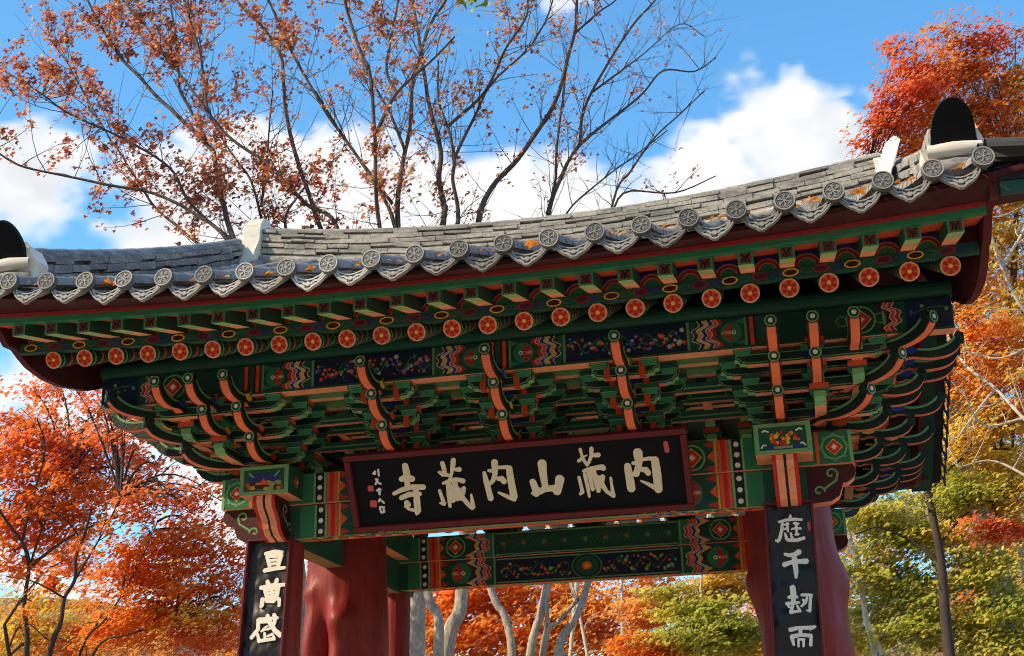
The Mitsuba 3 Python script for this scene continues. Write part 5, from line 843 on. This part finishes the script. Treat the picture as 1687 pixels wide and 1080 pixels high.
build_tree('bare_maple', 'D', 'slender tree with paired trunks behind the ridge centre, thick grey trunk seen through the gate', 'tree', 'm_bark', BT, 3.6, 1.3, 2300, .058, pal=SPARSE + lc('#f4c468'), seed=14)
build_tree('bare_maple', 'E', 'leaning tree behind the ridge right of centre with a wide fan of fine twigs', 'tree', 'm_bark', BT, 4.0, 1.3, 1500, .058, seed=15)
build_tree('bare_maple', 'F', 'thin low sapling at the right end of the bare trees, close above the roof slope', 'tree', 'm_bark', BT, 3.0, 1.1, 420, .055, seed=16)
build_tree('red_maple', 'M1', 'large orange maple at the far left with slender dark forked trunk', 'tree', 'm_dark_bark', None, 0, 1, 0, clusters=CL['M1'], csize=.062, seed=21, dens=.82)
build_tree('red_maple', 'M2', 'maple with pinkish red sprays hanging against the sky under the left eave', 'tree', 'm_dark_bark', None, 1.2, .9, 500, .055, pal=PAL[1], zmin=3.5, clusters=CL['M2'], csize=.058, seed=22, dens=.52)
build_tree('red_maple', 'M3', 'low orange and yellow maple beside the left post with thin arching stems', 'tree', 'm_dark_bark', None, 1.0, .9, 200, .055, pal=PAL[0], zmin=3.2, clusters=CL['M3'], csize=.066, seed=23, dens=.95)
build_tree('yellow_tree', 'R1', 'tree with dark trunk right of the gate and orange to yellow leaves', 'tree', 'm_dark_bark', None, 1.6, 1.0, 300, .06, pal=PAL[4], zmin=3, clusters=CL['R1'], csize=.066, seed=31, dens=1.3)
build_tree('green_tree', 'R2', 'yellow green tree low at the right with a pale slanting stem', 'tree', 'm_pale_bark', None, 1.2, .9, 200, .06, pal=PAL[6], zmin=3, clusters=CL['R2'], csize=.078, seed=32, dens=1.3)
build_tree('pale_tree', 'R3', 'tangle of pale bare branches reaching in from the right edge', 'tree', 'm_pale_bark', None, 4.0, .8, 260, .06, pal=PAL[4], zmin=2, seed=33)
BR['R4'] = [[[6.4, 15.5, -.1, .30], [6.3, 15.3, 4, .26], [6.0, 15, 8, .20], [5.5, 14.8, 11, .13], [4.6, 14.4, 13.5, .05]], [[6.1, 15, 7.5, .14], [7.2, 15.2, 10.5, .09], [7.8, 15, 13.5, .04]]]
build_tree('tall_maple', 'R4', 'tall maple above the right roof corner turning from red through orange to yellow', 'tree', 'm_bark', None, 1.5, 1.2, 0, clusters=CL['R4'], csize=.085, zmin=6, seed=34)
BR['G2'] = [[[1.6, 22.4, -.2, .16], [1.7, 22.3, 3, .13], [1.5, 22.2, 6, .10], [1.2, 22, 9, .05]], [[1.7, 22.3, 4, .08], [2.8, 22.2, 7, .05], [3.2, 22, 9, .03]]]
build_tree('green_tree', 'G2', 'green and yellow tree seen through the right half of the gate opening', 'tree', 'm_dark_bark', None, 1.0, 1.2, 0, clusters=CL['G2'], csize=.105, dens=1.3, zmin=4, seed=35)
BR['R5'] = [[[7.6, 19.5, -.1, .2], [7.5, 19.4, 5, .15], [7.3, 19.2, 9, .08], [7.0, 19, 12, .03]], [[7.5, 19.4, 6, .08], [8.6, 19.2, 9.5, .04], [9.2, 19, 11.5, .02]]]
build_tree('golden_tree', 'R5', 'golden yellow tree filling the gap between the right eave and the picture edge', 'tree', 'm_pale_bark', None, 1.2, 1.2, 0, clusters=CL['R5'], csize=.10, dens=1.4, zmin=5, seed=36)
# orange wood on the slope behind, one mass
def wood(key_cl, seed, csize):
    key = 'hillside_wood'; labels[key] = {'label': 'mass of orange autumn foliage on the slope seen through the gate', 'category': 'wood', 'kind': 'stuff'}
    g = np.random.default_rng(seed); Vs, Fs, Cs, o = [], [], [], 0; cl = [tuple(c[:6]) + ((c[6], 3, 5)[i % 3],) for i, c in enumerate(CL['G1'])]
    for _ in range(150):
        x, y = g.uniform(-34, 26), g.uniform(20, 50); b = float(hill(np.array([x]), np.array([y]))[0])
        if abs(x + 1) < 6 and y < 24: continue
        cl.append((x, y, b + g.uniform(.3, 3.2), g.uniform(1.4, 2.4), g.uniform(.8, 1.5), 560, int(g.choice([0, 0, 1, 3, 4, 5, 5, 6] if x < 4 else [4, 6, 7, 3, 0, 8]))))
    for (x, y, z, rx, rz, n, pl) in cl:
        b = float(hill(np.array([x]), np.array([y]))[0])
        ns = max(4, n//20); c = g.normal(0, .55, (ns, 3)).clip(-1.2, 1.2)*[rx, rx, rz] + [x, y, z]; who = np.repeat(np.arange(ns), 24); tot = len(who)
        pos = c[who] + g.normal(0, 1, (tot, 3))*[.32, .32, .12]; col = .55*pick(PAL[pl], ns, g)[who] + .45*pick(PAL[pl], tot, g)
        V, F, C = leaf_batch(pos, csize, col, int(g.integers(1e6)), .7); Vs.append(V); Fs.append(F + o); Cs.append(C); o += len(V)
    put(key, (np.vstack(Vs), np.vstack(Fs)), 'm_leaf', color=np.vstack(Cs))
wood('G1', 41, .135)
SAPL = ['thin pale sapling under the middle of the rear beam, leaning left', 'pale sapling near the left inner column, leaning right', 'slim pale sapling right of the thick grey trunks in the gate opening', 'pale sapling in front of the green tree in the gate opening', 'upright pale sapling deepest in the left half of the gate opening', 'pale sapling left of the gate among orange maples', 'pale sapling leaning left beside the dark trunk right of the gate', 'rightmost pale sapling leaning right towards the picture edge']
# pale stems standing on the slope behind the gate
for i, (x, y, h, lean, r) in enumerate(((-1.9, 20, 9, -.25, .05), (-4.4, 23, 10, .18, .06), (-.6, 21, 8, .12, .045), (.4, 24, 9, -.1, .05), (-2.8, 25, 9, .05, .05), (-9.5, 19, 9, .1, .07), (6.5, 20, 10, -.2, .07), (8.2, 18, 9, .25, .06))):
    key = key_for('pale_sapling'); b = float(hill(np.array([float(x)]), np.array([float(y)]))[0]); q = densify([[x, y, b - .2, r*1.3], [x + lean*h*.3, y, b + h*.35, r], [x + lean*h*.55, y + .2, b + h*.7, r*.7], [x + lean*h, y, b + h, r*.3]])
    labels[key] = {'label': SAPL[i], 'category': 'tree', 'group': 'pale saplings on the slope'}
    put(key + '__trunk', tube(q[:, :3], q[:, 3], 7), 'm_pale_bark', smooth=True)
    it, tp = twigs_of([q], np.random.default_rng(60 + i), 1.8, 1.6, r0=.02, zmin=b + 2); k2 = put(key + '__twigs', merged_tubes(it), 'm_pale_bark', smooth=True); labels[k2] = {'kind': 'stuff'}
# fallen leaves caught on the eave tiles
g = np.random.default_rng(77); pos = []
for _ in range(90):
    i = g.integers(1, 24); x = TX[i] - .17 + g.normal(0, .05); y = -3.05 + abs(g.normal(0, .22)); pos.append((x, y, float(z_roof(x, y)) + .055))
for _ in range(40):
    x = g.uniform(-3.4, 3.4); y = g.uniform(-2.3, 1.4); pos.append((x, y, float(z_roof(x, y)) + .12))
V, F, C = leaf_batch(np.array(pos), .05, pick(lc('#d9702c', '#c95a2a', '#e09a4a'), len(pos), g), 78, .5)
put('fallen_leaves', (V, F), 'm_leaf', color=C); labels['fallen_leaves'] = {'label': 'scattered dry orange leaves caught between the eave tiles', 'category': 'leaves', 'kind': 'stuff'}
# twig with green leaves hanging in from above
key = 'overhanging_twig'; labels[key] = {'label': 'small dark green leaf spray dipping into the top edge of the sky', 'category': 'twig'}
tp = np.array([1.095, -6.0, 5.522]); P = np.array([tp + (.5, .3, 1.6), tp + (.3, .15, .9), tp + (.1, .05, .35), tp])
put(key + '__stem', tube(P, [.012, .009, .005, .003], 6), 'm_dark_bark', smooth=True)
pos = tp + np.random.default_rng(5).normal(0, 1, (9, 3))*[.035, .03, .02] + [0, 0, .03]
V, F, C = leaf_batch(pos, .05, pick(lc('#3f5f22', '#6a8a2c', '#2e4a20'), 9, np.random.default_rng(6)), 80, .8); put(key + '__leaves', (V, F), 'm_leaf', color=C)
